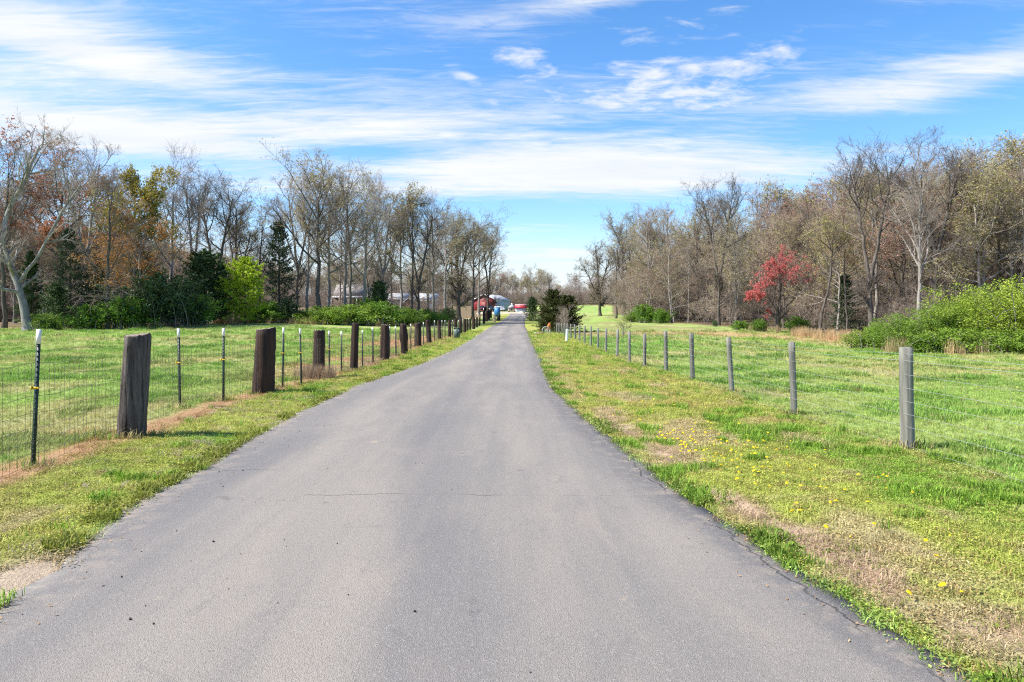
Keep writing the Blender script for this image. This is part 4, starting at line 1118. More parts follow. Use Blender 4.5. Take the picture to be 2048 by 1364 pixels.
for (xa, ya, ha), (xb, yb, hb) in zip(tp_xy[:-1], tp_xy[1:]):
    if ya > 62: break
    mb = MB(); L = math.hypot(xb - xa, yb - ya); n = max(2, int(L / 0.11))
    tt = np.linspace(0, 1, n + 1); xx = xa + (xb - xa) * tt + 0.03; yy_ = ya + (yb - ya) * tt + 0.05
    gz = HT(xx, yy_); rj = np.random.default_rng(int(ya * 10))
    wob = rj.normal(size=n + 1) * .006; sag = -0.03 * np.sin(np.pi * tt)
    top_h = 1.12; r0 = 0.0022 if ya < 25 else 0.003
    VP = np.stack([np.stack([xx + wob, yy_, gz + .03], 1), np.stack([xx + wob + rj.normal(size=n + 1) * .008, yy_, gz + .5], 1), np.stack([xx + rj.normal(size=n + 1) * .01, yy_ + .004, gz + top_h + sag], 1)], 1)
    V, Q = tube_arrays(VP, np.full(VP.shape[:2], r0), 3); mb.add(V, Q)
    for k_, hh in enumerate((0.04, .16, .29, .43, .59, .77, .95, 1.12)):
        P_ = np.stack([xx, yy_ - .004, gz + hh + sag * hh], 1)[None]
        V, Q = tube_arrays(P_, np.full(P_.shape[:2], r0 * 1.25), 3); mb.add(V, Q)
    P_ = np.stack([xx, yy_, gz + 1.26 + sag * 2], 1)[None]
    V, Q = tube_arrays(P_, np.full(P_.shape[:2], r0), 3); mb.add(V, Q)
    tag(link('wire_netting', mb.mesh('wire_netting', M['wire_dark']), fence), kind='stuff')

# treated round post fence on the right
rf = thing('post_and_wire_fence', 'grey round wooden posts with pale wires along the right paddock', 'fence', (0, 0, 0))
rposts = [(1815.5, 905, 700, 26, 1), (1588.5, 835, 687, 13, -1), (1463.5, 787, 677, 10, -3), (1385, 756, 662, 9.5, -3), (1332, 743, 661, 8, 0), (1289, 735, 668, 7, 0), (1259, 726, 662, 6, 0), (1234, 715, 659, 5.5, 1), (1212, 705, 657, 5, 0),
          (1196, 698, 656, 4.5, 0), (1181.6, 693.5, 653, 4, 0), (1169, 689, 652, 4, 0), (1159, 683.5, 650, 3.6, 0), (1150, 680, 649, 3.4, 0), (1141.8, 678.5, 648, 3.2, 0), (1134.5, 675, 647, 3, 0), (1129, 672.5, 646.5, 2.8, 0), (1123, 669.5, 646.5, 2.7, 0),
          (1118.5, 668, 647, 2.6, 0), (1114, 667, 647, 2.6, 0), (1109.5, 666, 647, 2.6, 0), (1105, 665, 648, 2.6, 0)]
rp = [(5.0, 4.3, 1.3)]
for i, (px, bs, tp, wd, lean) in enumerate(rposts):
    D = dist_for_row(bs, rfence_x)
    x = X(px, D); gz = ground(x, D); h = (bs - tp) / FPX * D; rad = max(wd / 2 / FPX * D, .045)
    r = np.random.default_rng(500 + i); ns = 16 if i < 5 else 9; nrg = 9 if i < 5 else 4
    a = np.arange(ns) / ns * 2 * np.pi; zz = np.linspace(-.25, h, nrg)
    rr = rad * (1.03 - .07 * np.clip(zz / h, 0, 1))[:, None] * (1 + r.normal(size=ns) * .02 + r.normal(size=(nrg, ns)) * .01)
    lx = lean / FPX * D * zz / h
    V = np.stack([rr * np.cos(a) + lx[:, None], rr * np.sin(a), np.broadcast_to(zz[:, None], rr.shape)], -1)
    idx = np.arange(nrg * ns).reshape(nrg, ns)
    q = np.stack([idx[:-1], np.roll(idx[:-1], -1, 1), np.roll(idx[1:], -1, 1), idx[1:]], -1).reshape(-1, 4)
    V = np.concatenate([V.reshape(-1, 3), [V[-1].mean(0) + np.array([0, 0, .012])]])
    tcap = [((nrg - 1) * ns + j, (nrg - 1) * ns + (j + 1) % ns, nrg * ns) for j in range(ns)]
    link('post', build_mesh('post', V, q, tcap, [M['treated']], True), rf, (x, D, gz))
    C.objects[-1].rotation_euler = (random.gauss(0, .012), random.gauss(0, .014), random.uniform(0, 6.28) if lean == 0 else 0)
    rp.append((x, D, h))
for hh in (1.20, 1.12, .95, .79, .63, .48, .33, .10):
    P_ = []
    for (xa, ya, ha), (xb, yb, hb) in zip(rp[:-1], rp[1:]):
        for tt in np.linspace(0, 1, 7)[:-1]:
            x = xa + (xb - xa) * tt - .07; y = ya + (yb - ya) * tt
            P_.append((x, y, float(H0(x, y)) + hh * min(1.0, (ha + (hb - ha) * tt) / 1.24) - .012 * math.sin(math.pi * tt)))
    P_ = np.array(P_)[None]
    V, Q = tube_arrays(P_, np.full(P_.shape[:2], 0.0020 if hh > .9 else .0017), 4)
    link('wire', build_mesh('wire', V, Q, None, [M['wire_galv']], True), rf)
mb = MB(); st = []
for (xa, ya, ha), (xb, yb, hb) in zip(rp[:10], rp[1:11]):
    n = int(math.hypot(xb - xa, yb - ya) / .30)
    for tt in (np.arange(n) + .5) / n:
        x = xa + (xb - xa) * tt - .072; y = ya + (yb - ya) * tt; g_ = float(H0(x, y)); s_ = min(1.0, ha / 1.24)
        st.append([(x, y, g_ + .10 * s_), (x, y + random.uniform(-.02, .02), g_ + .6 * s_), (x, y, g_ + 1.10 * s_)])
V, Q = tube_arrays(np.array(st), np.full((len(st), 3), .0008), 3); mb.add(V, Q)
tag(link('stay_wires', mb.mesh('stay_wires', M['wire_galv']), rf), kind='stuff')

# ------------------------------------------------------------------ small things by the road
D = dist_for_row(677, lambda d: -4.6); x = X(913.5, D); gz = ground(x, D)
e = thing('utility_box', 'grey green utility box standing among the stout poles on the left verge', 'utility box', (x, D, gz), .12)
mb = MB(); mb.box(-.24, .24, -.2, .2, -.1, .80); link('cabinet', mb.mesh('cabinet', M['util_green']), e)
mb = MB(); mb.prism([(-.27, .80), (.27, .80), (.25, .86), (-.25, .86)], -.23, .23); link('lid', mb.mesh('lid', M['util_green']), e)
mb = MB(); mb.box(.08, .16, -.206, -.2, .58, .68); link('warning_plate', mb.mesh('warning_plate', M['trim']), e)
mb = MB(); mb.box(-.62, -.05, -.34, .3, -.06, .03); link('pad', mb.mesh('pad', M['concrete']), e)

D = dist_for_row(684, lambda d: 3.9); x = X(1133.5, D); gz = ground(x, D)
e = thing('marker_pipe', 'white plastic marker pipe standing in front of the right fence', 'pipe', (x, D, gz))
mb = MB(); mb.tube([(0, 0, -.2), (.02, 0, .45), (.035, 0, .84)], [.095, .095, .095], 16, False); link('tube', mb.mesh('tube', M['pvc'], True), e)
mb = MB(); mb.tube([(.035, 0, .84), (.036, 0, .87), (.037, 0, .895)], [.112, .112, .07], 16); link('cap', mb.mesh('cap', M['pvc'], True), e)

# old wagon wheel, rusty drum shield and timber baulk at the foot of the bronze cedars
D = 63.0
x = X(1092, D); gz = ground(x, D)
e = thing('wagon_wheel', 'old grey spoked wheel leaning below the bronze cedars', 'wheel', (x, D, gz + .36), 0)
e.rotation_euler = (R(-12), 0, R(15))
mb = MB(); aa = np.linspace(0, 2 * np.pi, 25); mb.tube(np.stack([np.cos(aa) * .36, aa * 0, np.sin(aa) * .36], 1), .035, 6, False); link('rim', mb.mesh('rim', M['oldwheel'], True), e)
for k in range(8):
    a = k * math.pi / 4 + .2; mb = MB(); mb.tube([(math.cos(a) * .06, 0, math.sin(a) * .06), (math.cos(a) * .35, 0, math.sin(a) * .35)], .018, 5); link('spoke', mb.mesh('spoke', M['oldwheel']), e)
mb = MB(); mb.tube([(0, -.06, 0), (0, .06, 0)], .08, 10); link('hub', mb.mesh('hub', M['oldwheel'], True), e)
x = X(1098, D + .7); gz = ground(x, D + .7)
e = thing('rusty_plough', 'upright orange rusty farm implement behind the old spoked wheel', 'implement', (x, D + .7, gz), .2)
mb = MB(); mb.prism([(-.16, .42), (.05, .35), (.2, .6), (.16, .98), (.02, 1.08), (-.14, .85)], -.05, .05); link('blade', mb.mesh('blade', M['rust']), e)
for sx in (-.09, .1):
    mb = MB(); mb.tube([(sx * 1.8, -.05, -.1), (sx, 0, .6)], .03, 6); link('leg', mb.mesh('leg', M['oldwheel']), e)
mb = MB(); mb.tube([(0, .02, .9), (.25, .3, 1.05)], .025, 6); link('handle', mb.mesh('handle', M['rust']), e)
x = X(1081, D - .5); gz = ground(x, D - .5)
e = thing('timber_baulk', 'short brown timber lying in the grass left of the old wheel', 'timber', (x, D - .5, gz + .1), -.25)
mb = MB(); mb.prism([(-.12, -.11), (.12, -.12), (.13, .1), (-.1, .13)], -.35, .28, 'x'); link('beam', mb.mesh('beam', M['timber']), e)
mb = MB(); mb.box(-.56, -.3505, -.11, .10, -.1, .1); link('split_end', mb.mesh('split_end', M['concrete']), e)

# stacked stone pillar and black bin beyond the last poles
D = 118.0; x = X(989, D); gz = ground(x, D)
e = thing('stone_pillar', 'small pillar of stacked reddish stones after the last stout pole', 'pillar', (x, D, gz), .1)
stone = MB(); stone.box(-.21, .21, -.2, .2, 0, .115); stm = stone.mesh('stone', M['tanwall']); stone2 = MB(); stone2.box(-.24, .18, -.2, .2, 0, .115); stm2 = stone2.mesh('stone', M['timber'])
for k in range(11):
    o = link('stone', (stm, stm2)[k % 2], e, (random.uniform(-.02, .02), 0, -.1 + k * .125)); o.rotation_euler = (0, 0, random.uniform(-.15, .15))
D = 124.0; x = X(997, D); gz = ground(x, D)
e = thing('wheeled_bin', 'black wheeled bin beside the stacked stone pillar', 'bin', (x, D, gz), .2)
mb = MB(); mb.prism([(-.25, .04), (.25, .04), (.31, 1.02), (-.31, 1.02)], -.3, .3); link('body', mb.mesh('body', M['black']), e)
mb = MB(); mb.prism([(-.33, 1.02), (.33, 1.02), (.28, 1.12), (-.28, 1.12)], -.34, .36); link('lid', mb.mesh('lid', M['black']), e)
for sx in (-.28, .28):
    mb = MB(); mb.tube([(sx - .03, .28, .1), (sx + .03, .28, .1)], .1, 12); link('wheel', mb.mesh('wheel', M['tyre'], True), e)
D = 150.0; x = X(994.5, D); gz = ground(x, D)
e = thing('portable_toilet', 'bright blue portable cabin with a white roof behind the black bin', 'portable toilet', (x, D, gz), .3)
mb = MB(); mb.box(-.55, .55, -.55, .55, .1, 2.05); link('shell', mb.mesh('shell', M['bluebox']), e)
mb = MB(); mb.prism([(-.6, 2.05), (.6, 2.05), (.45, 2.25), (-.45, 2.25)], -.6, .6); link('roof', mb.mesh('roof', M['trim']), e)
mb = MB(); mb.box(-.36, .36, -.575, -.55, .2, 1.95); d_ = link('door', mb.mesh('door', M['bluebox']), e)
mb = MB(); mb.box(.22, .30, -.60, -.575, 1.0, 1.12); link('handle', mb.mesh('handle', M['chrome']), d_)
mb = MB(); mb.box(-.6, .6, -.6, .6, -.1, .1); link('skid', mb.mesh('skid', M['black']), e)
D = 140.0; x = X(960.5, D); gz = ground(x, D)
e = thing('mailbox', 'dark mailbox on a wooden post in front of the maroon car', 'mailbox', (x, D, gz))
mb = MB(); mb.box(-.05, .05, -.05, .05, -.2, 1.25); link('post', mb.mesh('post', M['treated']), e)
mb = MB(); mb.prism([(-.14, 1.25), (.14, 1.25), (.14, 1.42), (.08, 1.52), (-.08, 1.52), (-.14, 1.42)], -.3, .2); link('box', mb.mesh('box', M['black']), e)

# ------------------------------------------------------------------ buildings at the road end
def gable(e, wd, ln, eave, ridge, wall, roofm, side=None, over=.25, rooft=.09, trim='trim'):
    """gabled building: local front gable on y=0 from x=-wd..0, length along +y"""
    mb = MB(); mb.prism([(-wd, -.3), (0, -.3), (0, eave), (-wd / 2, ridge), (-wd, eave)], 0, .14); link('front_wall', mb.mesh('front_wall', M[wall]), e)
    mb = MB(); mb.prism([(-wd, -.3), (0, -.3), (0, eave), (-wd / 2, ridge), (-wd, eave)], ln - .14, ln); link('rear_wall', mb.mesh('rear_wall', M[wall]), e)
    for x0, x1 in ((-wd, -wd + .14), (-.14, 0)):
        mb = MB(); mb.box(x0, x1, .141, ln - .141, -.3, eave); link('side_wall', mb.mesh('side_wall', M[side or wall]), e)
    sl = (ridge - eave) / (wd / 2)
    for sgn in (-1, 1):
        xe = -wd / 2 + sgn * (wd / 2 + over); ze = eave - sl * over
        mb = MB(); mb.prism([(-wd / 2, ridge + .01), (xe, ze + .01), (xe, ze + rooft), (-wd / 2, ridge + rooft + .02)], -over, ln + over)
        rfo = link('roof', mb.mesh('roof', M[roofm]), e)
        mb = MB(); mb.prism([(-wd / 2, ridge - .12), (xe, ze - .14), (xe, ze + rooft + .012), (-wd / 2, ridge + rooft + .03)], -over - .03, -over - .003); link('barge_board', mb.mesh('barge_board', M[trim]), rfo)


D = 190.0; x = X(990.5, D); gz = ground(x, D)
e = thing('red_barn', 'maroon metal barn with a pale grey side and roof at the road end', 'barn', (x, D, gz), R(-19))
gable(e, 6.6, 13, 3.1, 4.6, 'redmetal', 'whiteroof', 'palemetal')
mb = MB(); mb.box(-4.6, -2.0, -.05, -.004, -.2, 2.5); dd_ = link('door', mb.mesh('door', M['redmetal']), e)
mb = MB(); mb.box(-3.32, -3.28, -.07, -.051, .1, 2.4); link('seam', mb.mesh('seam', M['trim']), dd_)
mb = MB(); mb.prism([(-9.2, 2.0), (-6.86, 2.75), (-6.86, 2.85), (-9.2, 2.12)], .1, 9); link('lean_to_roof', mb.mesh('lean_to_roof', M['whiteroof']), e)
for yy_ in (.3, 4.5, 8.7):
    mb = MB(); mb.box(-9.05, -8.9, yy_, yy_ + .15, -.3, 2.03); link('lean_to_post', mb.mesh('lean_to_post', M['treated']), e)

D = 183.0; x = X(1031, D); gz = ground(x, D)
e = thing('small_shed', 'small tan hut with a white pyramid roof left of the red-roofed shed', 'shed', (x, D, gz), R(-6))
mb = MB(); mb.box(-2.0, -.1, 0, 1.9, .2, 1.15); wl = link('wall', mb.mesh('wall', M['tanwall']), e)
mb = MB(); mb.box(-1.25, -.85, -.02, -.002, .45, .95); wn = link('window', mb.mesh('window', M['glass']), wl)
mb = MB(); mb.add([(-2.2, -.2, 1.152), (.1, -.2, 1.152), (.1, 2.1, 1.152), (-2.2, 2.1, 1.152), (-1.3, .7, 1.95), (-.8, .7, 1.95), (-.8, 1.2, 1.95), (-1.3, 1.2, 1.95)], [(0, 1, 5, 4), (1, 2, 6, 5), (2, 3, 7, 6), (3, 0, 4, 7), (4, 5, 6, 7), (3, 2, 1, 0)]); rfo = link('roof', mb.mesh('roof', M['whiteroof']), e)
mb = MB(); mb.box(-1.28, -.82, .72, 1.18, 1.952, 2.3); link('cupola', mb.mesh('cupola', M['trim']), rfo)
for sx in (-2.0, -.35):
    mb = MB(); mb.box(sx, sx + .25, .05, 1.85, -.2, .198); link('skid', mb.mesh('skid', M['black']), e)
D = 182.0; x = X(1054, D); gz = ground(x, D)
e = thing('red_roofed_shed', 'low grey shed with a red roof left of the small conical evergreen', 'shed', (x, D, gz), R(-3))
mb = MB(); mb.box(-3.1, 0, 0, 2.4, -.2, 1.05); link('wall', mb.mesh('wall', M['palemetal']), e)
mb = MB(); mb.prism([(-.15, 1.052), (2.55, 1.052), (2.1, 1.75), (1.2, 2.1), (.3, 1.75)], -3.2, .1, 'x'); rfo = link('roof', mb.mesh('roof', M['redroof']), e)
mb = MB(); mb.prism([(.28, 1.77), (1.2, 2.13), (1.2, 2.18), (.24, 1.80)], -3.25, .15, 'x'); link('ridge_panel', mb.mesh('ridge_panel', M['redroof_hi']), rfo)
D = 176.0; x = X(1043, D); gz = ground(x, D)
r = np.random.default_rng(3); mb = MB()
a = np.linspace(0, 2 * np.pi, 17)[:-1]; V = []
for k, (rd, zz) in enumerate([(1.0, -.1), (.82, .12), (.55, .33), (.28, .46)]):
    for j in range(16): V.append((rd * math.cos(a[j]) * (1 + r.normal() * .08), rd * math.sin(a[j]) * (1 + r.normal() * .08), zz + r.normal() * .03))
V.append((0, 0, .52)); Q = [(k * 16 + j, k * 16 + (j + 1) % 16, k * 16 + 16 + (j + 1) % 16, k * 16 + 16 + j) for k in range(3) for j in range(16)]
mb.add(V, Q, [(48 + j, 48 + (j + 1) % 16, 64) for j in range(16)])
tag(link('sand_pile', mb.mesh('sand_pile', M['gravelpile'], True), None, (x, D, gz)), 'small pale heap of sand at the end of the road', 'sand heap')


def house(px0, px1, D, row_eave, row_ridge, wall, label, roofm='shingle', porch=True):
    x0, x1 = X(px0, D), X(px1, D); xm = (x0 + x1) / 2; gz = ground(xm, D)
    ev = ZZ(row_eave, D) - gz; rd = ZZ(row_ridge, D) - gz; W2 = (x1 - x0) / 2; dp = 7.0
    e = thing('house', label, 'house', (xm, D, gz), 0)
    mb = MB(); mb.box(-W2, W2, 0, dp, -.4, ev); wl = link('wall', mb.mesh('wall', M[wall]), e)
    mb = MB(); mb.prism([(-.5, ev + .004), (dp + .5, ev + .004), (dp / 2, rd)], -W2 - .3, W2 + .3, 'x'); rfo = link('roof', mb.mesh('roof', M[roofm]), e)
    mb = MB(); mb.box(-W2 - .32, W2 + .32, dp / 2 - .15, dp / 2 + .15, rd - .06, rd + .06); link('ridge_cap', mb.mesh('ridge_cap', M['trim']), rfo)
    mb = MB(); mb.box(-W2 - .35, W2 + .35, -.62, -.51, ev - .14, ev + .08); link('gutter', mb.mesh('gutter', M['trim']), rfo)
    n = max(2, int(W2 * 2 / 2.6))
    for k in range(n):
        cx_ = -W2 + (k + .5) * W2 * 2 / n
        if k == n // 2:
            mb = MB(); mb.box(cx_ - .45, cx_ + .45, -.05, -.003, 0, 2.0); link('door', mb.mesh('door', M['trim']), e)
        else:
            mb = MB(); mb.box(cx_ - .55, cx_ + .55, -.06, -.003, .9, 1.95); wn = link('window', mb.mesh('window', M['trim']), e)
            mb = MB(); mb.box(cx_ - .47, cx_ + .47, -.065, -.061, .98, 1.87); link('pane', mb.mesh('pane', M['glass']), wn)
    if porch:
        mb = MB(); mb.prism([(-3.0, ev - .35), (-.63, ev - .05), (-.63, ev + .03), (-3.0, ev - .25)], -W2, W2, 'x'); link('porch_roof', mb.mesh('porch_roof', M['whiteroof']), e)
        for k in range(5):
            px_ = -W2 + .1 + k * (2 * W2 - .2) / 4
            mb = MB(); mb.box(px_ - .07, px_ + .07, -2.95, -2.81, -.3, ev - .27); link('porch_post', mb.mesh('porch_post', M['trim']), e)


house(668, 736, 165, 593, 569, 'brick', 'long low dark brick house with a pale porch roof behind the bare trees', 'shingle')
house(776, 812, 180, 598, 586, 'tanwall', 'small tan house between dark trunks left of the pale house', 'whiteroof', False)
house(826, 872, 186, 601, 586, 'tanwall', 'pale house with a grey metal roof left of the barn', 'whiteroof', False)
D = 178.0; x = X(834, D); gz = ground(x, D)
e = thing('red_shed', 'maroon gabled shed in front of the pale house among the trees', 'shed', (x, D, gz), R(8)); gable(e, 4.2, 6, 2.0, 3.6, 'redmetal', 'whiteroof')

# ------------------------------------------------------------------ parked vehicles
def car(px, D, rz, paint, label, suv=True):
    x = X(px, D); gz = ground(x, D)
    e = thing('parked_car', label, 'car', (x, D, gz), rz, 'vehicles parked by the barn')
    hh = 1.72 if suv else 1.45
    # side profile in (y, z), y=0 is the nose
    prof = [(0.05, .42), (0, .75), (.12, .95), (1.15, 1.06), (1.75, hh - .06), (2.1, hh), (3.7, hh - .02), (4.25, 1.05 if suv else 1.0), (4.45, .9), (4.45, .45)]
    mb = MB(); mb.prism([(a, b) for a, b in prof], -.86, .86, 'x')
    V = np.concatenate(mb.V); up = np.clip((V[:, 2] - 1.02) / .7, 0, 1); V[:, 0] *= 1 - .17 * up; mb.V = [V]
    b = link('body', mb.mesh('body', M[paint]), e)
    mb = MB(); mb.add([(-.70, 1.16, 1.10), (.70, 1.16, 1.10), (.62, 1.72, hh - .09), (-.62, 1.72, hh - .09)], [(0, 1, 2, 3)]); V = np.concatenate(mb.V); V[:, 1] -= .035; mb.V = [V]; link('windscreen', mb.mesh('windscreen', M['glass']), e)
    for sx in (-1, 1):
        mb = MB(); mb.add([(sx * .865, 1.45, 1.08), (sx * .865, 3.85, 1.08), (sx * .755, 3.6, hh - .14), (sx * .755, 1.9, hh - .14)], [(0, 1, 2, 3)]); link('side_window', mb.mesh('side_window', M['glass']), e)
        mb = MB(); mb.box(sx * .66 - .15, sx * .66 + .15, -.02, .05, .68, .84); link('headlight', mb.mesh('headlight', M['chrome']), e)
        for yw in (.85, 3.55):
            mb = MB(); mb.tube([(sx * .70, yw, .33), (sx * .90, yw, .33)], .34, 16); wh = link('wheel', mb.mesh('wheel', M['tyre'], True), e)
            mb = MB(); mb.tube([(sx * .895, yw, .33), (sx * .912, yw, .33)], .2, 12); link('rim', mb.mesh('rim', M['chrome'], True), wh)
    mb = MB(); mb.box(-.42, .42, -.03, .04, .62, .82); link('grille', mb.mesh('grille', M['black']), e)
    mb = MB(); mb.box(-.84, .84, -.06, .06, .36, .58); link('bumper', mb.mesh('bumper', M['black'] if paint == 'carred' else M[paint]), e)
    return e


car(962.5, 184, 0.06, 'carred', 'maroon off-road car facing the camera in front of the barn')
car(984, 184, 0.35, 'carblue', 'dark car half hidden behind the last bare tree of the row')
car(1004, 186, 0.2, 'carwhite', 'white car parked along the pale side of the barn', False)

# ------------------------------------------------------------------ turf, weeds, flowers
def blade_tuft(name, nb, h, spread, wd, lean, seed, mat='turf'):
    r = np.random.default_rng(seed); V = []; Q = []; T = []; lv = []
    for i in range(nb):
        a = r.random() * 6.283; d = spread * math.sqrt(r.random()); bx, by = d * math.cos(a), d * math.sin(a)
        az_ = r.random() * 6.283; hh = h * r.uniform(.5, 1.15); ln = lean * r.uniform(.3, 1.3) * hh
        dx_, dy_ = math.cos(az_), math.sin(az_); px_, py_ = -dy_ * wd * r.uniform(.7, 1.3) / 2, dx_ * wd * r.uniform(.7, 1.3) / 2
        n = len(V)
        V += [(bx - px_, by - py_, -.01), (bx + px_, by + py_, -.01), (bx + dx_ * ln * .35 + px_ * .8, by + dy_ * ln * .35 + py_ * .8, hh * .6), (bx + dx_ * ln * .35 - px_ * .8, by + dy_ * ln * .35 - py_ * .8, hh * .6), (bx + dx_ * ln, by + dy_ * ln, hh * (1 - .25 * min(lean, 1)))]
        Q.append((n, n + 1, n + 2, n + 3)); T.append((n + 3, n + 2, n + 4)); lv += [r.random()] * 5
    return build_mesh(name, V, Q, T, [M[mat]], fattr={'lv': lv})


def weed_mat(name, nl, spread, hmax, size, seed):
    r = np.random.default_rng(seed)
    a = r.random(nl) * 6.283; d = spread * np.sqrt(r.random(nl))
    c_ = np.stack([d * np.cos(a), d * np.sin(a), hmax * r.random(nl) ** 1.2 * (1 - .5 * (d / spread) ** 2)], 1)
    return leaves_mesh(name, c_, size, M['turf'], r, .6, .62)


proto = bpy.data.collections.new('turf_kinds')
pmesh = [blade_tuft('tuft_a', 16, .085, .055, .0055, .55, 1), blade_tuft('tuft_b', 18, .11, .06, .006, .7, 2), weed_mat('tuft_c', 34, .085, .045, .0095, 3), weed_mat('tuft_d', 30, .075, .055, .008, 4),
         blade_tuft('tuft_e', 20, .05, .085, .005, 2.2, 5), blade_tuft('tuft_f', 14, .07, .08, .006, 1.1, 6), blade_tuft('tuft_g', 34, 1.05, .22, .012, .35, 7, 'turf'), weed_mat('tuft_h', 22, .06, .06, .014, 8)]
for k, me in enumerate(pmesh):
    proto.objects.link(bpy.data.objects.new('turf_kind_' + 'abcdefgh'[k], me))


def scatter(name, P_, sc, idx, tint, label, cat, kinds=None):
    me = build_mesh(name, P_, None, None, [M['turf']], fattr={'sc': sc, 'rz': rng.random(len(P_)) * 6.283}, cattr={'tint': tint})
    at = me.attributes.new('vi', 'INT', 'POINT'); at.data.foreach_set('value', np.asarray(idx, np.int32))
    o = link(name, me)
    ng = bpy.data.node_groups.new(name, 'GeometryNodeTree')
    ng.interface.new_socket('Geometry', in_out='INPUT', socket_type='NodeSocketGeometry')
    ng.interface.new_socket('Geometry', in_out='OUTPUT', socket_type='NodeSocketGeometry')
    N = ng.nodes; Lk = ng.links.new
    gi = N.new('NodeGroupInput'); go = N.new('NodeGroupOutput'); ip = N.new('GeometryNodeInstanceOnPoints'); ci = N.new('GeometryNodeCollectionInfo')
    ci.inputs['Collection'].default_value = kinds or proto; ci.inputs['Separate Children'].default_value = True; ci.inputs['Reset Children'].default_value = True

    def attr(nm, typ):
        a_ = N.new('GeometryNodeInputNamedAttribute'); a_.data_type = typ; a_.inputs['Name'].default_value = nm
        return a_.outputs['Attribute']
    cx_ = N.new('ShaderNodeCombineXYZ'); Lk(attr('rz', 'FLOAT'), cx_.inputs[2])
    er = N.new('FunctionNodeEulerToRotation'); Lk(cx_.outputs[0], er.inputs[0])
    Lk(gi.outputs[0], ip.inputs['Points']); Lk(ci.outputs[0], ip.inputs['Instance']); ip.inputs['Pick Instance'].default_value = True
    Lk(attr('vi', 'INT'), ip.inputs['Instance Index']); Lk(er.outputs[0], ip.inputs['Rotation']); Lk(attr('sc', 'FLOAT'), ip.inputs['Scale'])
    Lk(ip.outputs[0], go.inputs[0])
    md = o.modifiers.new('scatter', 'NODES'); md.node_group = ng
    return tag(o, label, cat, kind='stuff')


bands = [(1.6, 5, 620, 1.0), (5, 9, 420, 1.0), (9, 15, 230, 1.15), (15, 25, 105, 1.5), (25, 40, 42, 2.1), (40, 72, 13, 3.0)]
PX_, PY_, SC_ = [], [], []
for y0_, y1_, rho, sc in bands:
    wmax = .86 * y1_ + 2.0
    n = int(rho * 2 * wmax * (y1_ - y0_))
    x = rng.uniform(-wmax, wmax, n); y = rng.uniform(y0_, y1_, n)
    ok = (np.abs(x) < .86 * y + 2.0) & (road_dist(x, y) > -0.03 - 0.05 * rng.random(n)) & (wood_mask(x, y) < .5)
    PX_.append(x[ok]); PY_.append(y[ok]); SC_.append(np.full(ok.sum(), sc))
x = np.concatenate(PX_); y = np.concatenate(PY_); sc = np.concatenate(SC_)
col = ground_colour(x, y)
verge = ((x < 0) & (x > fence_x(y) - .1) | (x > 0) & (x < rfence_x(y) + .2))
bare = (col[:, 0] > col[:, 1] * 1.22)                      # clay, thatch, sand
u = rng.random(len(x)); tall = vnoise(x, y, 1.1, 201, 3)
idx = np.where(verge, np.where(u < .34, 2, np.where(u < .62, 3, np.where(u < .84, 0, 5))), np.where(u < .5, 0, np.where(u < .85, 1, 5)))
hs = np.where(verge, rng.uniform(.5, 1.15, len(x)) * np.where(idx == 0, .62, 1.0), rng.uniform(.42, .98, len(x)) * (0.60 + 0.9 * sstep(tall, .56, .74)))
clump = verge & (vnoise(x, y, .40, 211, 3) + rng.normal(size=len(x)) * .05 > .74) & ~bare
idx = np.where(clump, 1, idx); hs = np.where(clump, rng.uniform(.7, 1.2, len(x)), hs)
tint = col * rng.uniform(.85, 1.3, (len(x), 1)) * 1.2
tint[clump] = np.array((.17, .29, .035)) * rng.uniform(.8, 1.4, (clump.sum(), 1))
dark = (~verge) & (tall > .60) & ~bare
tint[~verge] *= np.array((1.10, 1.06, 1.0))
tint[dark] = tint[dark] * np.array((.68, .84, .65))
tawny = verge & ~clump & ~bare & (rng.random(len(x)) < .16)
tint[tawny] = np.array((.34, .25, .11)) * rng.uniform(.8, 1.2, (tawny.sum(), 1))
mauve = (x < 0) & verge & ~clump & (y < 14) & (rng.random(len(x)) < .13 * (vnoise(x, y, 1.2, 221, 2) > .5) + .02)
tint[mauve] = np.array((.44, .33, .34))
mixd = bare & verge & (rng.random(len(x)) < .26); tint[mixd] = np.array((.25, .29, .06)) * rng.uniform(.7, 1.2, (mixd.sum(), 1))
idx = np.where(bare & ~mixd, np.where(u < .7, 4, np.where(u < .9, 5, 0)), idx)
strawy = (~verge) & (rng.random(len(x)) < .10); tint[strawy] = np.array((.36, .32, .15)) * rng.uniform(.8, 1.2, (strawy.sum(), 1)); idx = np.where(strawy, 5, idx)
keep = ~(bare & (rng.random(len(x)) < np.where((x < -4.2) & (x > -9), .62, .12)))
sandm = np.exp(-(((x + 3.05) / .24) ** 2 + ((y - 4.15) / .5) ** 2)) > .5
keep &= ~sandm
P_ = np.stack([x, y, HT(x, y) + .012], 1)
print('turf tufts', keep.sum())
scatter('meadow_grass', P_[keep & ~verge], (sc * hs)[keep & ~verge], idx[keep & ~verge], tint[keep & ~verge], 'green pasture grass of the fields behind both fences', 'grass')
scatter('verge_grass', P_[keep & verge], (sc * hs)[keep & verge], idx[keep & verge], tint[keep & verge], 'short yellow green turf and weeds of the road verges', 'grass')

# ------------------------------------------------------------------ far woods that read as one mass
wood_kinds = bpy.data.collections.new('wood_kinds')
wk = ['brushy_a', 'brushy_b', 'brushy_c', 'budred', 'oak', 'olive', 'tall_b', 'thicket']
for k, key in enumerate(wk):
    cc = bpy.data.collections.new('wood_kind_' + 'abcdefgh'[k])
    for part in ('trunk', 'crown', 'foliage'):
        if TREES[key][part]: cc.objects.link(bpy.data.objects.new('wood_' + part, TREES[key][part]))
    wood_kinds.children.link(cc)
r_ = np.random.default_rng(99)


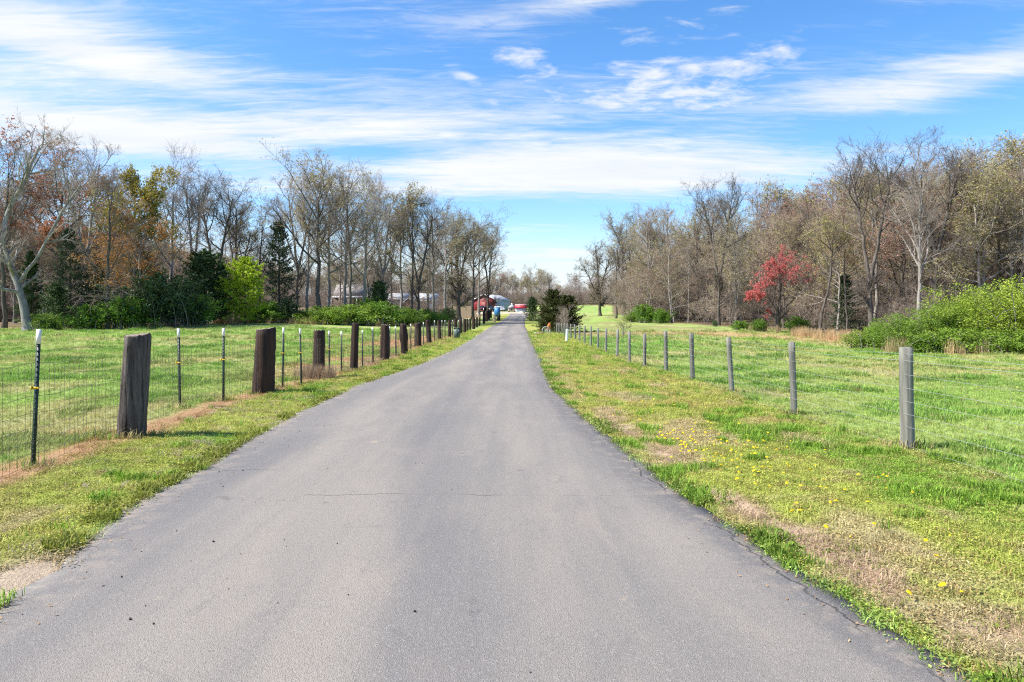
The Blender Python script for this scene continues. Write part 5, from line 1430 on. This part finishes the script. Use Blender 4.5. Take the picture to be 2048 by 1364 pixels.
def far_wood(name, label, pxs, D0, layers, tops_x, tops_y, low):
    P_, sc_, id_ = [], [], []
    for px in pxs:
        for lay in range(layers):
            D = D0 + lay * 24 + r_.uniform(0, 20); pj = px + r_.uniform(-6, 6)
            k = int(r_.integers(0, 7)); g_ = ground(X(pj, D), D)
            P_.append((X(pj, D), D, g_ - .1)); sc_.append(max(4, ZZ(np.interp(pj, tops_x, tops_y) + r_.uniform(-6, 32), D) - g_) / TREES[wk[k]]['h']); id_.append(k)
        for j in range(2):
            D = D0 - 6 + r_.uniform(0, 14); pj = px + r_.uniform(-6, 6)
            P_.append((X(pj, D), D, ground(X(pj, D), D) - .1)); sc_.append(r_.uniform(*low) / TREES['thicket']['h']); id_.append(7)
    scatter(name, np.array(P_), np.array(sc_), np.array(id_), np.ones((len(P_), 3)), label, 'wood', wood_kinds)


far_wood('far_wood', 'distant bare grey brown wood closing the view beyond the road end', np.arange(545, 1275, 9), 236, 2, [540, 700, 850, 960, 1010, 1080, 1110, 1150, 1270], [520, 522, 525, 530, 528, 530, 552, 545, 525], (4, 8))
far_wood('right_wood_interior', 'bare brown depth of the right wood seen between its front trees', np.arange(1262, 2420, 13), 112, 3, [1240, 1400, 1600, 1800, 2048, 2420], [520, 455, 440, 400, 380, 370], (6, 10))
far_wood('wood_interior', 'bare brown depth of the left wood seen between its front trees', np.arange(-300, 560, 15), 118, 3, [-300, 0, 300, 560], [400, 420, 470, 520], (5, 9))

# broad-leaved weeds spilling over the edges of the road
n = 2600
y = 1.8 + 24 * rng.random(n) ** 1.6; side = rng.random(n) < .5
off = np.abs(rng.normal(size=n)) * .13 - .04
x = np.where(side, left_edge(y) - off, right_edge(y) + off)
gap = np.where(side, vnoise(x * 0, y, .8, 231, 2) > .38, vnoise(x * 0 + 9, y, .7, 233, 2) > .58)
gap &= ~((np.abs(y - 4.15) < .5) & side)
tint = np.where(side[:, None], np.array((.22, .25, .040)), np.array((.15, .24, .032))) * rng.uniform(.7, 1.25, (n, 1))
scatter('edge_weeds', np.stack([x, y, H0(x, y) + .02], 1)[gap], rng.uniform(.7, 1.3, n)[gap], np.where(rng.random(n) < .75, 7, 1)[gap], tint[gap], 'low green weeds creeping over the edges of the asphalt', 'weeds')

# longer grass left unmown round the feet of the posts
fx, fy = [], []
for (x, y), nn in [(p, 26) for p in pole_xy[:9]] + [((p[0], p[1]), 9) for p in tp_xy[1:12]] + [((p[0], p[1]), 16) for p in rp[1:12]]:
    a = rng.random(nn) * 6.283; d = np.abs(rng.normal(size=nn)) * .10 + (.17 if nn == 26 else .05)
    fx += list(x + d * np.cos(a)); fy += list(y + d * np.sin(a))
fx = np.array(fx); fy = np.array(fy)
scatter('post_foot_grass', np.stack([fx, fy, HT(fx, fy)], 1), rng.uniform(.8, 1.9, len(fx)), np.where(rng.random(len(fx)) < .6, 1, 5), np.where((rng.random(len(fx)) < .55)[:, None], np.array((.20, .31, .05)), np.array((.40, .34, .16))) * rng.uniform(.7, 1.2, (len(fx), 1)), 'longer unmown grass round the feet of the fence posts', 'grass')

# tall dry stalks in front of the woods
pts_, tn = [], []
def stalks(px0, px1, D0, D1, n):
    for k in range(n):
        px_ = random.uniform(px0, px1); D_ = np.interp(px_, [px0, px1], [D0, D1]) + random.gauss(0, .8)
        pts_.append((X(px_, D_), D_))
stalks(430, 610, 84, 87, 520); stalks(600, 790, 86, 88, 260); stalks(1560, 1760, 66, 46, 420); stalks(1760, 2120, 37, 34, 70); stalks(1440, 1560, 76, 70, 120); stalks(930, 960, 140, 145, 40)
stalks(806, 830, 60, 66, 10)
pts_ = np.array(pts_); zz = HT(pts_[:, 0], pts_[:, 1])
gate_ = vnoise(pts_[:, 0], pts_[:, 1], 2.2, 241, 2) > .42
pts_ = pts_[gate_]; zz = zz[gate_]
scatter('tall_dry_grass', np.column_stack([pts_, zz - .03]), rng.uniform(.45, 1.15, len(pts_)), np.full(len(pts_), 6), np.array((.54, .39, .23)) * rng.uniform(.75, 1.25, (len(pts_), 1)), 'tall tawny dry grass standing along the edges of the woods', 'dry grass')
# heap of dry stems at the foot of the third pole and dead grass under the fence
n = 150
k3 = pole_xy[2]
x = np.concatenate([k3[0] + rng.normal(size=60) * .25, fence_x(20 + 10 * rng.random(n)) - np.abs(rng.normal(size=n)) * .5]); y = np.concatenate([k3[1] - .25 + rng.normal(size=60) * .15, 18 + 12 * rng.random(n)])
scatter('dead_stems', np.stack([x, y, HT(x, y)], 1), np.concatenate([np.full(60, .42), rng.uniform(1.5, 3.2, n)]), np.concatenate([np.full(60, 6), np.full(n, 4)]), np.array((.40, .29, .20)) * rng.uniform(.7, 1.3, (len(x), 1)), 'pale dead stems heaped under the left wire fence', 'dead grass')

# dandelions on the right verge
mb = MB(); lvs = []
fl = []
for k in range(170):
    if k < 115:
        y = random.gauss(8.1, 1.0); x = right_edge(y) + .55 + abs(random.gauss(0, .62))
    else:
        y = random.uniform(3.6, 14); x = right_edge(y) + random.uniform(.3, 2.2)
    fl.append((float(x), float(y)))
fa = np.array(fl); fz = HT(fa[:, 0], fa[:, 1])
for (x, y), z in zip(fl, fz):
    hgt = random.uniform(.045, .09); rd = random.uniform(.008, .021); tx, ty = random.gauss(0, .25), random.gauss(0, .25)
    V = [(x, y, z + hgt + .004)]
    for ring, (f_, dz_) in enumerate(((.6, .004), (1.0, -.004))):
        for j in range(8):
            a = j * math.pi / 4 + ring * .4
            V.append((x + rd * f_ * math.cos(a), y + rd * f_ * math.sin(a), z + hgt + dz_ + rd * f_ * (math.cos(a) * tx + math.sin(a) * ty)))
    mb.add(V, [(1 + j, 9 + j, 9 + (j + 1) % 8, 1 + (j + 1) % 8) for j in range(8)], [(0, 1 + j, 1 + (j + 1) % 8) for j in range(8)])
me = mb.mesh('dandelion_flowers', M['flower'])
a = me.attributes.new('lv', 'FLOAT', 'POINT'); a.data.foreach_set('value', rng.random(len(me.vertices)).astype(np.float32))
tag(link('dandelion_flowers', me), 'yellow dandelion flowers sprinkled over the right verge', 'flowers', kind='stuff')

# loose dark grit on the road
mb = MB()
for k in range(75):
    y = random.uniform(2.6, 11); x = float(left_edge(y)) + .15 + abs(random.gauss(0, 1.1))
    if x > right_edge(y) - .1: continue
    s_ = random.choice([.004, .005, .006, .007, .011]) * random.uniform(.7, 1.2)
    z = float(H0(x, y)) + .018 + .03 * (1 - (2 * (x - float(left_edge(y))) / float(right_edge(y) - left_edge(y)) - 1) ** 2)
    o6 = np.array([(1, 0, 0), (0, 1, 0), (-1, 0, 0), (0, -1, 0), (0, 0, 1.0), (0, 0, -.6)]) * s_ * np.random.default_rng(k).uniform(.6, 1.3, (6, 1)) + np.array([x, y, z + s_ * .4])
    mb.add(o6, None, [(0, 1, 4), (1, 2, 4), (2, 3, 4), (3, 0, 4), (1, 0, 5), (2, 1, 5), (3, 2, 5), (0, 3, 5)])
tag(link('road_grit', mb.mesh('road_grit', M['pebble'])), 'scattered dark grit and droppings on the asphalt', 'grit', kind='stuff')

# blown leaves and crumbs of thatch lying on the edges of the asphalt
r = np.random.default_rng(12); n = 420
y = 2.2 + 14 * r.random(n) ** 1.4; sd_ = r.random(n) < .45; off = np.abs(r.normal(size=n)) * .22
x = np.where(sd_, left_edge(y) + off, right_edge(y) - off)
fr = (x - left_edge(y)) / (right_edge(y) - left_edge(y))
z = H0(x, y) + .018 + .03 * (1 - (2 * fr - 1) ** 2) + .006
me = leaves_mesh('leaf_litter', np.stack([x, y, z], 1), .011, M['dry'], r, 2.5, .5)
tag(link('leaf_litter', me), 'dry leaf crumbs lying along the edges of the asphalt', 'leaf litter', kind='stuff')
